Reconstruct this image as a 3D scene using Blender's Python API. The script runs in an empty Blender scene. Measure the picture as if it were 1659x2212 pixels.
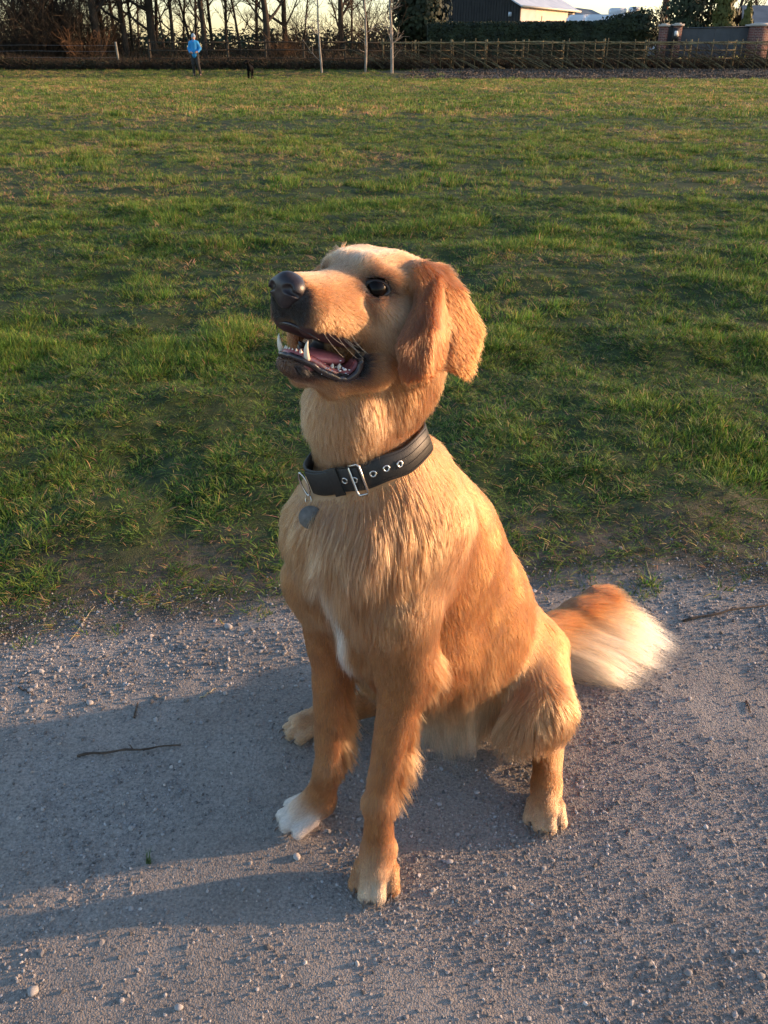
import bpy, bmesh, math, random
import numpy as np
from mathutils import Vector, Matrix, kdtree, noise as mnoise

random.seed(7)
rng = np.random.default_rng(7)
SC = bpy.context.scene
COL = SC.collection

# ------------------------------------------------------------------ camera
CAM = np.array([0.0, 0.0, 0.94]); PITCH = math.radians(28.8); FOC = 829.0
cam_data = bpy.data.cameras.new('camera')
cam = bpy.data.objects.new('camera', cam_data); COL.objects.link(cam)
cam.location = CAM; cam.rotation_euler = (math.radians(90) - PITCH, 0, 0)
cam_data.sensor_fit = 'VERTICAL'; cam_data.sensor_height = 24.0
cam_data.lens = FOC / 1024 * 24.0
cam_data.clip_start = 0.02; cam_data.clip_end = 3000
SC.camera = cam

# ------------------------------------------------------------------ sky and sun
SUN_AZ = math.radians(12.0); SUN_EL = math.radians(9.0)
world = bpy.data.worlds.new("World"); SC.world = world; world.use_nodes = True
wn = world.node_tree
sky = wn.nodes.new('ShaderNodeTexSky'); sky.sky_type = 'NISHITA'; sky.sun_disc = False
sky.sun_elevation = SUN_EL; sky.sun_rotation = math.radians(90) - SUN_AZ
sky.air_density = 1.0; sky.dust_density = .7; sky.ozone_density = 2.2
wb = wn.nodes.new('ShaderNodeMix'); wb.data_type = 'RGBA'; wb.blend_type = 'MULTIPLY'; wb.inputs[0].default_value = 1
wb.inputs[7].default_value = (1.09, .975, .955, 1)      # the phone's warm white balance, the same in every direction
wn.links.new(sky.outputs[0], wb.inputs[6]); wn.links.new(wb.outputs[2], wn.nodes['Background'].inputs[0])
wn.nodes['Background'].inputs[1].default_value = 0.15
sun_d = bpy.data.lights.new('sun', 'SUN'); sun_d.energy = 3.1; sun_d.angle = math.radians(1.0)
sun_d.color = (1.0, 0.61, 0.35)
sun = bpy.data.objects.new('sun', sun_d); COL.objects.link(sun)
sdir = Vector((math.cos(SUN_AZ) * math.cos(SUN_EL), math.sin(SUN_AZ) * math.cos(SUN_EL), math.sin(SUN_EL)))
sun.rotation_euler = sdir.to_track_quat('Z', 'Y').to_euler(); sun.location = (20, 3, 6)
SC.view_settings.view_transform = 'Standard'; SC.view_settings.look = 'None'
SC.view_settings.exposure = 1.55; SC.view_settings.gamma = 1.0
SC.view_settings.use_curve_mapping = False

# ------------------------------------------------------------------ helpers
def lin(r, g, b):
    f = lambda c: ((c / 255 + .055) / 1.055) ** 2.4 if c > 10 else c / 255 / 12.92
    return (f(r), f(g), f(b), 1)

def tag(o, label=None, cat=None, group=None, kind=None):
    if label: o['label'] = label
    if cat: o['category'] = cat
    if group: o['group'] = group
    if kind: o['kind'] = kind
    return o

def empty(name, loc=(0, 0, 0), label=None, cat=None, group=None):
    o = bpy.data.objects.new(name, None); COL.objects.link(o); o.location = loc
    o.empty_display_size = .05
    return tag(o, label, cat, group)

def link_obj(name, me, parent=None, mat=None, smooth=False):
    o = bpy.data.objects.new(name, me); COL.objects.link(o)
    if mat is not None and not me.materials: me.materials.append(mat)
    if parent is not None:
        o.parent = parent
        bpy_loc = parent.matrix_basis if parent.parent is None else parent.parent.matrix_basis @ parent.matrix_basis
        o.matrix_parent_inverse = bpy_loc.inverted()
    if smooth: me.shade_smooth()
    return o

def np_mesh(name, V, F, smooth=False, mat=None):
    """V (n,3); F (m,k) array of quads or tris, or list of arrays"""
    me = bpy.data.meshes.new(name)
    Fs = F if isinstance(F, list) else [F]
    Fs = [np.asarray(f) for f in Fs if len(f)]
    me.vertices.add(len(V)); me.vertices.foreach_set('co', np.asarray(V, np.float32).ravel())
    tot = sum(f.size for f in Fs); n = sum(len(f) for f in Fs)
    me.loops.add(tot); me.polygons.add(n)
    me.loops.foreach_set('vertex_index', np.concatenate([f.ravel() for f in Fs]).astype(np.int32))
    sizes = np.concatenate([np.full(len(f), f.shape[1]) for f in Fs])
    st = np.concatenate([[0], np.cumsum(sizes)[:-1]])
    me.polygons.foreach_set('loop_start', st.astype(np.int32))
    me.update(calc_edges=True)
    if smooth: me.shade_smooth()
    if mat: me.materials.append(mat)
    return me

class MB:
    """collects simple solids and builds them as one mesh object"""
    def __init__(s): s.V = []; s.Q = []; s.T = []; s.n = 0
    def add(s, V, Q=(), T=()):
        V = np.asarray(V, float).reshape(-1, 3); s.V.append(V)
        if len(Q): s.Q.append(np.asarray(Q, int) + s.n)
        if len(T): s.T.append(np.asarray(T, int) + s.n)
        s.n += len(V); return s
    def box(s, c, size, M=None):
        h = np.array(size) / 2.
        V = np.array([(x, y, z) for x in (-1, 1) for y in (-1, 1) for z in (-1, 1)]) * h
        if M is not None: V = V @ np.array(M).T
        return s.add(V + np.array(c), [(0, 1, 3, 2), (4, 6, 7, 5), (0, 4, 5, 1), (2, 3, 7, 6), (0, 2, 6, 4), (1, 5, 7, 3)])
    def tube(s, P, R, n=8, cap=True, flat=1.0):
        P = np.asarray(P, float); m = len(P); R = np.broadcast_to(np.asarray(R, float), (m,))
        T = np.gradient(P, axis=0); T /= np.linalg.norm(T, axis=1)[:, None] + 1e-12
        ref = np.array([0, 0, 1.]) if abs(T[:, 2]).mean() < .8 else np.array([1., 0, 0])
        A = np.cross(T, ref); A /= np.linalg.norm(A, axis=1)[:, None] + 1e-12; B = np.cross(T, A)
        an = np.arange(n) * 2 * math.pi / n
        V = P[:, None] + R[:, None, None] * (np.cos(an)[None, :, None] * A[:, None] + flat * np.sin(an)[None, :, None] * B[:, None])
        i = np.arange(m - 1)[:, None] * n; j = np.arange(n)[None]; k = (j + 1) % n
        Q = np.stack([i + j, i + n + j, i + n + k, i + k], -1).reshape(-1, 4)
        base = s.n
        s.add(V.reshape(-1, 3), Q)
        if cap:
            c0 = s.n; s.add([P[0], P[-1]])
            jj = np.arange(n); kk = (jj + 1) % n
            s.T.append(np.stack([base + jj, base + kk, np.full(n, c0)], -1))
            o2 = base + (m - 1) * n
            s.T.append(np.stack([o2 + kk, o2 + jj, np.full(n, c0 + 1)], -1))
        return s
    def ell(s, c, r, M=None, nu=14, nv=10):
        u = np.arange(nu) * 2 * math.pi / nu; v = (np.arange(1, nv)) * math.pi / nv
        V = [(0, 0, 1)] + [(math.sin(b) * math.cos(a), math.sin(b) * math.sin(a), math.cos(b)) for b in v for a in u] + [(0, 0, -1)]
        V = np.array(V) * np.array(r)
        if M is not None: V = V @ np.array(M).T
        T = [(0, 1 + i, 1 + (i + 1) % nu) for i in range(nu)]
        L = 1 + (nv - 2) * nu; e = len(V) - 1
        T += [(e, L + (i + 1) % nu, L + i) for i in range(nu)]
        Q = [(1 + k * nu + i, 1 + (k + 1) * nu + i, 1 + (k + 1) * nu + (i + 1) % nu, 1 + k * nu + (i + 1) % nu) for k in range(nv - 2) for i in range(nu)]
        return s.add(V + np.array(c), Q, T)
    def mesh(s, name, smooth=False, mat=None):
        V = np.concatenate(s.V); F = []
        if s.Q: F.append(np.concatenate(s.Q))
        if s.T: F.append(np.concatenate(s.T))
        return np_mesh(name, V, F, smooth, mat)
    def build(s, name, mat, parent=None, smooth=False):
        return link_obj(name, s.mesh(name, smooth, mat), parent)

def mat(name, color=(.5, .5, .5), rough=.6, metal=0., spec=.5):
    m = bpy.data.materials.new(name); m.use_nodes = True
    b = m.node_tree.nodes['Principled BSDF']
    b.inputs['Base Color'].default_value = (*color[:3], 1)
    b.inputs['Roughness'].default_value = rough; b.inputs['Metallic'].default_value = metal
    b.inputs['Specular IOR Level'].default_value = spec
    return m

def nd(m, typ, **kw):
    n = m.node_tree.nodes.new(typ)
    for k, v in kw.items():
        if k.startswith('i_'):
            key = k[2:]; key = int(key) if key.isdigit() else key.replace('_', ' ')
            n.inputs[key].default_value = v
        else: setattr(n, k, v)
    return n
def lk(m, a, b): m.node_tree.links.new(a, b)
def bsdf(m): return m.node_tree.nodes['Principled BSDF']

def noise_mat(name, c1, c2, scale=20, rough=.8, bump=.3, detail=6, dist=.01, c3=None, spec=.3, coords='Object', stretch=None):
    m = mat(name, c1, rough, spec=spec)
    tc = nd(m, 'ShaderNodeTexCoord'); src = tc.outputs[coords]
    if stretch:
        mp = nd(m, 'ShaderNodeMapping'); mp.inputs['Scale'].default_value = stretch
        lk(m, src, mp.inputs[0]); src = mp.outputs[0]
    n = nd(m, 'ShaderNodeTexNoise', i_Scale=scale, i_Detail=detail, i_Roughness=.65); lk(m, src, n.inputs['Vector'])
    r = nd(m, 'ShaderNodeValToRGB'); r.color_ramp.elements[0].position = .32; r.color_ramp.elements[1].position = .68
    r.color_ramp.elements[0].color = (*c1[:3], 1); r.color_ramp.elements[1].color = (*c2[:3], 1)
    if c3 is not None:
        e = r.color_ramp.elements.new(.5); e.color = (*c3[:3], 1)
    lk(m, n.outputs[0], r.inputs[0]); lk(m, r.outputs[0], bsdf(m).inputs['Base Color'])
    b = nd(m, 'ShaderNodeBump', i_Strength=bump, i_Distance=dist); lk(m, n.outputs[0], b.inputs['Height']); lk(m, b.outputs[0], bsdf(m).inputs['Normal'])
    return m

def attr_mat(name, attr='col', rough=.7, spec=.3, typ='GEOMETRY'):
    m = mat(name, (.5, .5, .5), rough, spec=spec)
    a = nd(m, 'ShaderNodeAttribute', attribute_name=attr, attribute_type=typ)
    lk(m, a.outputs['Color'], bsdf(m).inputs['Base Color'])
    return m

def smooth01(a, b, x):
    t = np.clip((x - a) / (b - a), 0, 1); return t * t * (3 - 2 * t)

def vnoise(x, y, seed=0):
    """cheap value noise on arrays, 0..1"""
    xi = np.floor(x).astype(np.int64); yi = np.floor(y).astype(np.int64); fx = x - xi; fy = y - yi
    fx = fx * fx * (3 - 2 * fx); fy = fy * fy * (3 - 2 * fy)
    def h(a, b):
        n = (a * 374761393 + b * 668265263 + seed * 1442695041) & 0xffffffff
        n = ((n ^ (n >> 13)) * 1274126177) & 0xffffffff
        return ((n ^ (n >> 16)) & 0xffff) / 65535.
    return (h(xi, yi) * (1 - fx) + h(xi + 1, yi) * fx) * (1 - fy) + (h(xi, yi + 1) * (1 - fx) + h(xi + 1, yi + 1) * fx) * fy
def fbm(x, y, s, seed=0, o=4):
    r = 0; a = .5; t = 0
    for i in range(o): r = r + a * vnoise(x * s, y * s, seed + i * 17); t += a; a *= .5; s *= 2.07
    return r / t

def world_pt(px, py, Y):
    """point at distance Y seen from the camera along a picture direction (used once, to lay out far things)"""
    F = np.array([0, math.cos(PITCH), -math.sin(PITCH)]); U = np.array([0, math.sin(PITCH), math.cos(PITCH)])
    d = F + (px - 384) / FOC * np.array([1., 0, 0]) - (py - 512) / FOC * U
    return CAM + d * (Y / d[1])
# ================================================================== ground, path, grass
def edge_y(x):
    """where the gravel path gives way to soil and turf"""
    x = np.asarray(x, float)
    return 1.36 + .10 * x + .03 * np.sin(x * 3.1 + .6) + .05 * (fbm(x + 40, x * 0 + 3, 4.0, 5) - .5)
def ground_h(x, y):
    x = np.asarray(x, float); y = np.asarray(y, float)
    e = edge_y(x); f = smooth01(-.02, .35, y - e)
    far = smooth01(4, 9, y)
    path = .010 * (fbm(x, y, 2.2, 3) - .5) + .0040 * (fbm(x, y, 26, 8, 4) - .5) * (y < 3)
    path = path * (1 - .8 * np.exp(-((x - .05) ** 2 + (y - .9) ** 2) / .09))
    lump = .080 * (fbm(x, y, 3.0, 11) - .5) + .05 * (fbm(x, y, .7, 12) - .5)
    field = f * (.012 + lump) * (1 - .3 * far)
    dip = -.012 * np.exp(-((y - e + .02) / .05) ** 2)
    rise = .33 * smooth01(43, 51, y)
    return path * (1 - f) + field + dip + rise
def gh(x, y): return float(ground_h(np.array([x]), np.array([y]))[0])

m_path = mat('gravel path surface', (.22, .20, .18), .92, spec=.2)
tc = nd(m_path, 'ShaderNodeTexCoord')
n1 = nd(m_path, 'ShaderNodeTexNoise', i_Scale=3.0, i_Detail=6, i_Roughness=.6); n2 = nd(m_path, 'ShaderNodeTexNoise', i_Scale=240, i_Detail=7, i_Roughness=.7)
v1 = nd(m_path, 'ShaderNodeTexVoronoi', i_Scale=430); v2 = nd(m_path, 'ShaderNodeTexVoronoi', i_Scale=190)
for q in (n1, n2, v1, v2): lk(m_path, tc.outputs['Object'], q.inputs['Vector'])
r1_ = nd(m_path, 'ShaderNodeValToRGB'); r1_.color_ramp.elements[0].position = .34; r1_.color_ramp.elements[1].position = .64
r1_.color_ramp.elements[0].color = (.25, .225, .198, 1); r1_.color_ramp.elements[1].color = (.36, .33, .295, 1)
lk(m_path, n1.outputs[0], r1_.inputs[0])
r2_ = nd(m_path, 'ShaderNodeValToRGB'); r2_.color_ramp.elements[0].position = .35; r2_.color_ramp.elements[1].position = .7
r2_.color_ramp.elements[0].color = (.55, .55, .55, 1); r2_.color_ramp.elements[1].color = (1.3, 1.28, 1.25, 1)
lk(m_path, n2.outputs[0], r2_.inputs[0])
mx = nd(m_path, 'ShaderNodeMix', data_type='RGBA', blend_type='MULTIPLY'); mx.inputs[0].default_value = 1
lk(m_path, r1_.outputs[0], mx.inputs[6]); lk(m_path, r2_.outputs[0], mx.inputs[7])
# soil shows where the vertex attribute says so
sa = nd(m_path, 'ShaderNodeAttribute', attribute_name='soil')
sn = nd(m_path, 'ShaderNodeTexNoise', i_Scale=30, i_Detail=8, i_Roughness=.75); lk(m_path, tc.outputs['Object'], sn.inputs['Vector'])
sr = nd(m_path, 'ShaderNodeValToRGB'); sr.color_ramp.elements[0].position = .35; sr.color_ramp.elements[1].position = .68
sr.color_ramp.elements[0].color = (.050, .040, .028, 1); sr.color_ramp.elements[1].color = (.155, .130, .095, 1); lk(m_path, sn.outputs[0], sr.inputs[0])
mx2 = nd(m_path, 'ShaderNodeMix', data_type='RGBA'); lk(m_path, sa.outputs['Fac'], mx2.inputs[0]); lk(m_path, mx.outputs[2], mx2.inputs[6]); lk(m_path, sr.outputs[0], mx2.inputs[7])
ga = nd(m_path, 'ShaderNodeAttribute', attribute_name='turf')
gn_ = nd(m_path, 'ShaderNodeTexNoise', i_Scale=7, i_Detail=9, i_Roughness=.75); lk(m_path, tc.outputs['Object'], gn_.inputs['Vector'])
gr = nd(m_path, 'ShaderNodeValToRGB'); gr.color_ramp.elements[0].position = .35; gr.color_ramp.elements[1].position = .66
gr.color_ramp.elements[0].color = (.022, .033, .010, 1); gr.color_ramp.elements[1].color = (.058, .078, .024, 1); lk(m_path, gn_.outputs[0], gr.inputs[0])
mx3 = nd(m_path, 'ShaderNodeMix', data_type='RGBA'); lk(m_path, ga.outputs['Fac'], mx3.inputs[0]); lk(m_path, mx2.outputs[2], mx3.inputs[6]); lk(m_path, gr.outputs[0], mx3.inputs[7])
lk(m_path, mx3.outputs[2], bsdf(m_path).inputs['Base Color'])
ad = nd(m_path, 'ShaderNodeMath', operation='MULTIPLY_ADD'); ad.inputs[1].default_value = -.9; lk(m_path, v1.outputs['Distance'], ad.inputs[0]); lk(m_path, n2.outputs[0], ad.inputs[2])
ad2 = nd(m_path, 'ShaderNodeMath', operation='MULTIPLY_ADD'); ad2.inputs[1].default_value = -.7; lk(m_path, v2.outputs['Distance'], ad2.inputs[0]); lk(m_path, ad.outputs[0], ad2.inputs[2])
bp = nd(m_path, 'ShaderNodeBump', i_Strength=.45, i_Distance=.0030); lk(m_path, ad2.outputs[0], bp.inputs['Height']); lk(m_path, bp.outputs[0], bsdf(m_path).inputs['Normal'])

def sheet(name, xs, ys, hole=None):
    X, Y = np.meshgrid(xs, ys); Z = ground_h(X, Y)
    nx, ny = len(xs), len(ys)
    V = np.stack([X, Y, Z], -1).reshape(-1, 3)
    i = np.arange(nx - 1)[None]; j = np.arange(ny - 1)[:, None] * nx
    Q = np.stack([i + j, i + j + 1, i + j + nx + 1, i + j + nx], -1).reshape(-1, 4)
    if hole is not None:
        c = V[Q].mean(1); Q = Q[~hole(c)]
    me = np_mesh(name, V, Q, True)
    e = V[:, 1] - edge_y(V[:, 0]); nz = fbm(V[:, 0], V[:, 1], 9, 21)
    soil = smooth01(-.07, .06, e + .16 * (nz - .5)); turf = smooth01(.06, .40, e + .3 * (nz - .5))
    strip = smooth01(42.5, 43.5, V[:, 1] + .12 * (V[:, 0] - 0) * 0 + 1.5 * (nz - .5)) * smooth01(-3, 4, V[:, 0]) + smooth01(50.5, 51.5, V[:, 1]) * (V[:, 0] < 1)
    strip = np.clip(strip, 0, 1) * (1 - smooth01(66, 70, V[:, 1]))
    turf = turf * (1 - strip)
    for nm, a in (('soil', soil), ('turf', turf)):
        at = me.attributes.new(nm, 'FLOAT', 'POINT'); at.data.foreach_set('value', a.astype(np.float32))
    me.materials.append(m_path)
    o = link_obj(name, me); o['kind'] = 'structure'; return o
xs = np.unique(np.r_[np.linspace(-1500, -60, 8), np.linspace(-60, -6, 60), np.linspace(-6, -1.25, 60), np.linspace(-1.25, 1.3, 400), np.linspace(1.3, 6, 60), np.linspace(6, 60, 60), np.linspace(60, 1500, 8)])
ys = np.unique(np.r_[np.linspace(-400, -6, 8), np.linspace(-6, .2, 60), np.linspace(.2, 1.75, 250), np.linspace(1.75, 5, 190), np.linspace(5, 16, 170), np.linspace(16, 70, 170), np.linspace(70, 1800, 12)])
sheet('ground', xs, ys)

# ---- grass tufts, instanced over the field (one uncountable mass)
def blade(mb, base, ang, lean, L, w, cols, c, n=4, kink=0.):
    d = np.array([math.cos(ang), math.sin(ang), 0]); sdv = np.array([-d[1], d[0], 0])
    tw = random.uniform(-.7, .7); sdv = sdv * math.cos(tw) + d * math.sin(tw)
    V = []; p = np.array(base, float); th = lean * .35
    for i in range(n + 1):
        t = i / n; ww = w * (1 - t ** 1.6) + .00008
        V += [p - sdv * ww / 2, p + sdv * ww / 2]
        th = lean * (.35 + 1.0 * t) + kink * (t > .5)
        p = p + (d * math.sin(th) + np.array([0, 0, 1]) * math.cos(th)) * L / n
    mb.add(V, [(2 * i, 2 * i + 1, 2 * i + 3, 2 * i + 2) for i in range(n)])
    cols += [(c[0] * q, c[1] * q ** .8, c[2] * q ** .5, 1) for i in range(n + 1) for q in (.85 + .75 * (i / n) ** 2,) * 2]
def tuft(name, n, rad, L, w, dry, seg=4):
    mb = MB(); cols = []
    for i in range(n):
        r = rad * math.sqrt(random.random()); a = random.uniform(0, 2 * math.pi)
        ang = a + random.gauss(0, .6); ll = L * random.uniform(.45, 1.15)
        u = random.random()
        if u < dry: c = (random.uniform(.30, .50), random.uniform(.25, .38), random.uniform(.12, .20), 1)
        elif u < dry + .42: c = (random.uniform(.11, .18), random.uniform(.21, .31), random.uniform(.035, .06), 1)
        else: c = (random.uniform(.035, .07), random.uniform(.10, .17), random.uniform(.018, .035), 1)
        lean = abs(random.gauss(.70, .38)) + (.5 if u < dry else 0)
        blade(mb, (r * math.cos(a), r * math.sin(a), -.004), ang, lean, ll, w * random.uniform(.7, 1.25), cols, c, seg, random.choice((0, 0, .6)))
    me = mb.mesh(name, True)
    at = me.color_attributes.new('col', 'FLOAT_COLOR', 'POINT'); at.data.foreach_set('color', np.array(cols, np.float32).ravel())
    me.materials.append(m_grass); return me
m_grass = bpy.data.materials.new('grass blades'); m_grass.use_nodes = True
gb = bsdf(m_grass); gb.inputs['Roughness'].default_value = .5; gb.inputs['Specular IOR Level'].default_value = .25
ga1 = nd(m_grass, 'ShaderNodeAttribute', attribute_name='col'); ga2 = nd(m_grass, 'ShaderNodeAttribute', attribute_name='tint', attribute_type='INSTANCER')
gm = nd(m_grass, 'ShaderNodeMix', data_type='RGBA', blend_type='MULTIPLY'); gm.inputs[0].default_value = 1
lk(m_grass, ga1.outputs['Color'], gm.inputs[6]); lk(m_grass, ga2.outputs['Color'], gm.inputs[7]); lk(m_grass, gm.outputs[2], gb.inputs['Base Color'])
tr = nd(m_grass, 'ShaderNodeBsdfTranslucent'); lk(m_grass, gm.outputs[2], tr.inputs['Color'])
ms = nd(m_grass, 'ShaderNodeMixShader'); ms.inputs[0].default_value = .35
lk(m_grass, gb.outputs[0], ms.inputs[1]); lk(m_grass, tr.outputs[0], ms.inputs[2]); lk(m_grass, ms.outputs[0], m_grass.node_tree.nodes['Material Output'].inputs[0])

def hidden_collection(name, meshes):
    c = bpy.data.collections.new(name)
    for i, me in enumerate(meshes):
        o = bpy.data.objects.new('%s_%02d' % (name, i), me); c.objects.link(o)
    return c
def scatter(name, P, rot, scl, idx, tint, coll):
    me = bpy.data.meshes.new(name); me.vertices.add(len(P)); me.vertices.foreach_set('co', P.astype(np.float32).ravel())
    for nm, ty, key, a in (('rot', 'FLOAT_VECTOR', 'vector', rot), ('scl', 'FLOAT_VECTOR', 'vector', scl), ('tint', 'FLOAT_COLOR', 'color', tint)):
        at = me.attributes.new(nm, ty, 'POINT'); at.data.foreach_set(key, a.astype(np.float32).ravel())
    at = me.attributes.new('idx', 'INT', 'POINT'); at.data.foreach_set('value', idx.astype(np.int32))
    o = bpy.data.objects.new(name, me); COL.objects.link(o); o['kind'] = 'stuff'
    g = bpy.data.node_groups.new(name + ' scatter', 'GeometryNodeTree')
    g.interface.new_socket('Geometry', in_out='INPUT', socket_type='NodeSocketGeometry'); g.interface.new_socket('Geometry', in_out='OUTPUT', socket_type='NodeSocketGeometry')
    N = g.nodes; gi_ = N.new('NodeGroupInput'); go = N.new('NodeGroupOutput'); ci = N.new('GeometryNodeCollectionInfo')
    ci.inputs['Collection'].default_value = coll; ci.inputs['Separate Children'].default_value = True; ci.inputs['Reset Children'].default_value = True
    ip = N.new('GeometryNodeInstanceOnPoints'); ip.inputs['Pick Instance'].default_value = True
    def na(nm, ty):
        n = N.new('GeometryNodeInputNamedAttribute'); n.data_type = ty; n.inputs['Name'].default_value = nm
        return n.outputs['Attribute']
    mtp = N.new('GeometryNodeMeshToPoints')
    g.links.new(gi_.outputs[0], mtp.inputs['Mesh']); g.links.new(mtp.outputs[0], ip.inputs['Points']); g.links.new(ci.outputs[0], ip.inputs['Instance'])
    g.links.new(na('idx', 'INT'), ip.inputs['Instance Index']); g.links.new(na('rot', 'FLOAT_VECTOR'), ip.inputs['Rotation']); g.links.new(na('scl', 'FLOAT_VECTOR'), ip.inputs['Scale'])
    g.links.new(ip.outputs[0], go.inputs[0])
    md = o.modifiers.new('scatter', 'NODES'); md.node_group = g
    return o
near_t = [tuft('tuft', 18, .018, .034, .0019, .12) for _ in range(5)] + [tuft('tuft', 24, .022, .055, .0023, .06) for _ in range(3)] + [tuft('tuft', 10, .018, .028, .0018, .55) for _ in range(2)]
mid_t = [tuft('tuft', 26, .045, .060, .0042, .12, 3) for _ in range(4)] + [tuft('tuft', 40, .055, .090, .0048, .06, 3) for _ in range(2)] + [tuft('tuft', 16, .05, .070, .0036, .8, 3) for _ in range(2)]
far_t = [tuft('tuft', 40, .16, .085, .012, .18, 2) for _ in range(4)] + [tuft('tuft', 55, .20, .11, .014, .10, 2) for _ in range(2)] + [tuft('tuft', 26, .16, .085, .011, .8, 2) for _ in range(2)]
gcoll = hidden_collection('tuft', near_t + mid_t + far_t)
def field_pts(y0, y1, dens, half=.62, pad=.35):
    n = int(dens * half * 2 * (y1 * y1 - y0 * y0) / 2 + dens * 2 * pad * (y1 - y0))
    y = np.sqrt(rng.uniform(y0 * y0, y1 * y1, n)); x = rng.uniform(-1, 1, n) * (half * y + pad); return x, y
allP = []
def add_zone(y0, y1, dens, base, kinds, cover, hs):
    x, y = field_pts(y0, y1, dens)
    e = y - edge_y(x)
    big = fbm(x, y, .55, 31); midn = .5 * fbm(x, y, 5.2, 32) + .5 * fbm(x, y, 2.1, 35); fine = fbm(x, y, 11, 33)
    p = smooth01(-.08, .24, e + .14 * (midn - .5) + .16 * (fine - .5)) * cover
    clump = smooth01(.40, .60, .6 * midn + .4 * fbm(x, y, 16, 36)); fl_ = .30 + .40 * smooth01(6, 14, y); p = p * (fl_ + (1.15 - fl_) * clump)
    p = np.maximum(p, .50 * smooth01(-.08, .12, e + .06 * (fine - .5)) * (.4 + fine))
    k = rng.random(len(x)) < p
    strip = (y > 42.6 + 1.2 * (midn - .5)) & (x > rng.uniform(-3, 4, len(x))); k &= ~strip; k &= y < 51
    x, y, big, midn, fine, e = [a[k] for a in (x, y, big, midn, fine, e)]
    n = len(x); P = np.stack([x, y, ground_h(x, y)], 1)
    hgt = (.42 + .75 * smooth01(.44, .66, midn) * (.4 + fine)) * hs * (.66 + .12 * smooth01(2.0, 3.4, y)) * rng.uniform(.75, 1.25, n)
    hgt *= .45 + .55 * smooth01(0, .6, e)
    tall = smooth01(.56, .74, midn); dry_z = smooth01(.50, .66, big + .22 * (fine - .5) + .012 * np.log(np.maximum(y, 1)) - .02)
    u = rng.random(n); idx = np.where(u < .10 + .42 * dry_z * (1 - tall) + .25 * (1 - smooth01(.05, .5, e)), kinds[2][0] + rng.integers(0, kinds[2][1], n),
                   np.where(rng.random(n) < .06 + .6 * tall, kinds[1][0] + rng.integers(0, kinds[1][1], n), kinds[0][0] + rng.integers(0, kinds[0][1], n)))
    rot = np.stack([rng.normal(0, .18, n), rng.normal(0, .18, n), rng.uniform(0, 6.28, n)], 1)
    sx = rng.uniform(.8, 1.3, n) * base; scl = np.stack([sx, sx, hgt], 1)
    v = rng.uniform(.60, 1.25, n) * (.70 + .45 * midn); yel = dry_z * .55 + .0 * y
    tint = np.stack([v * (1.28 + .75 * yel), v * (1.06 + .35 * yel), v * (.95 + .4 * yel), np.ones(n)], 1)
    allP.append((P, rot, scl, idx, tint))
KN = ((0, 5), (5, 3), (8, 2)); KM = ((10, 4), (14, 2), (16, 2)); KF = ((18, 4), (22, 2), (24, 2))
add_zone(1.15, 3.2, 4600, 1.0, KN, 1.0, 1.0)
add_zone(2.9, 6.5, 1500, 1.15, KN, 1.0, 1.15)
add_zone(4.2, 13, 250, .8, KM, 1.0, .8)
add_zone(9, 26, 80, 1.15, KM, 1.0, 1.0)
add_zone(16, 51, 26, .9, KF, 1.0, 1.0)
Z = [np.concatenate([a[i] for a in allP]) for i in range(5)]
scatter('grass', Z[0], Z[1], Z[2], Z[3], Z[4], gcoll)
print('tufts', len(Z[0]))

# ---- gravel: loose stones on the path (one uncountable mass) and the larger pebbles as things
m_stone = mat('stone', (.3, .28, .26), .8, spec=.3)
s2 = nd(m_stone, 'ShaderNodeAttribute', attribute_name='tint', attribute_type='INSTANCER'); tcs = nd(m_stone, 'ShaderNodeTexCoord')
sn2 = nd(m_stone, 'ShaderNodeTexNoise', i_Scale=2.5, i_Detail=4); lk(m_stone, tcs.outputs['Object'], sn2.inputs['Vector'])
smx = nd(m_stone, 'ShaderNodeMix', data_type='RGBA', blend_type='MULTIPLY'); smx.inputs[0].default_value = .5
lk(m_stone, s2.outputs['Color'], smx.inputs[6]); lk(m_stone, sn2.outputs['Color'], smx.inputs[7]); lk(m_stone, s2.outputs['Color'], bsdf(m_stone).inputs['Base Color'])
def rock(name, seed, sub=1, rough=.28, m_=None):
    bm = bmesh.new(); bmesh.ops.create_icosphere(bm, subdivisions=sub, radius=1)
    for v in bm.verts:
        n = mnoise.noise(v.co * 1.1 + Vector((seed * 7.3, seed * 1.7, 0))); n2 = mnoise.noise(v.co * 2.9 + Vector((seed, 3, seed)))
        v.co *= 1 + rough * n * 1.6 + rough * .6 * n2
        v.co.z *= .72; v.co.y *= .85
    me = bpy.data.meshes.new(name); bm.to_mesh(me); bm.free(); me.materials.append(m_ or m_stone); return me
rcoll = hidden_collection('stone', [rock('stone', i) for i in range(8)])
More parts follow.
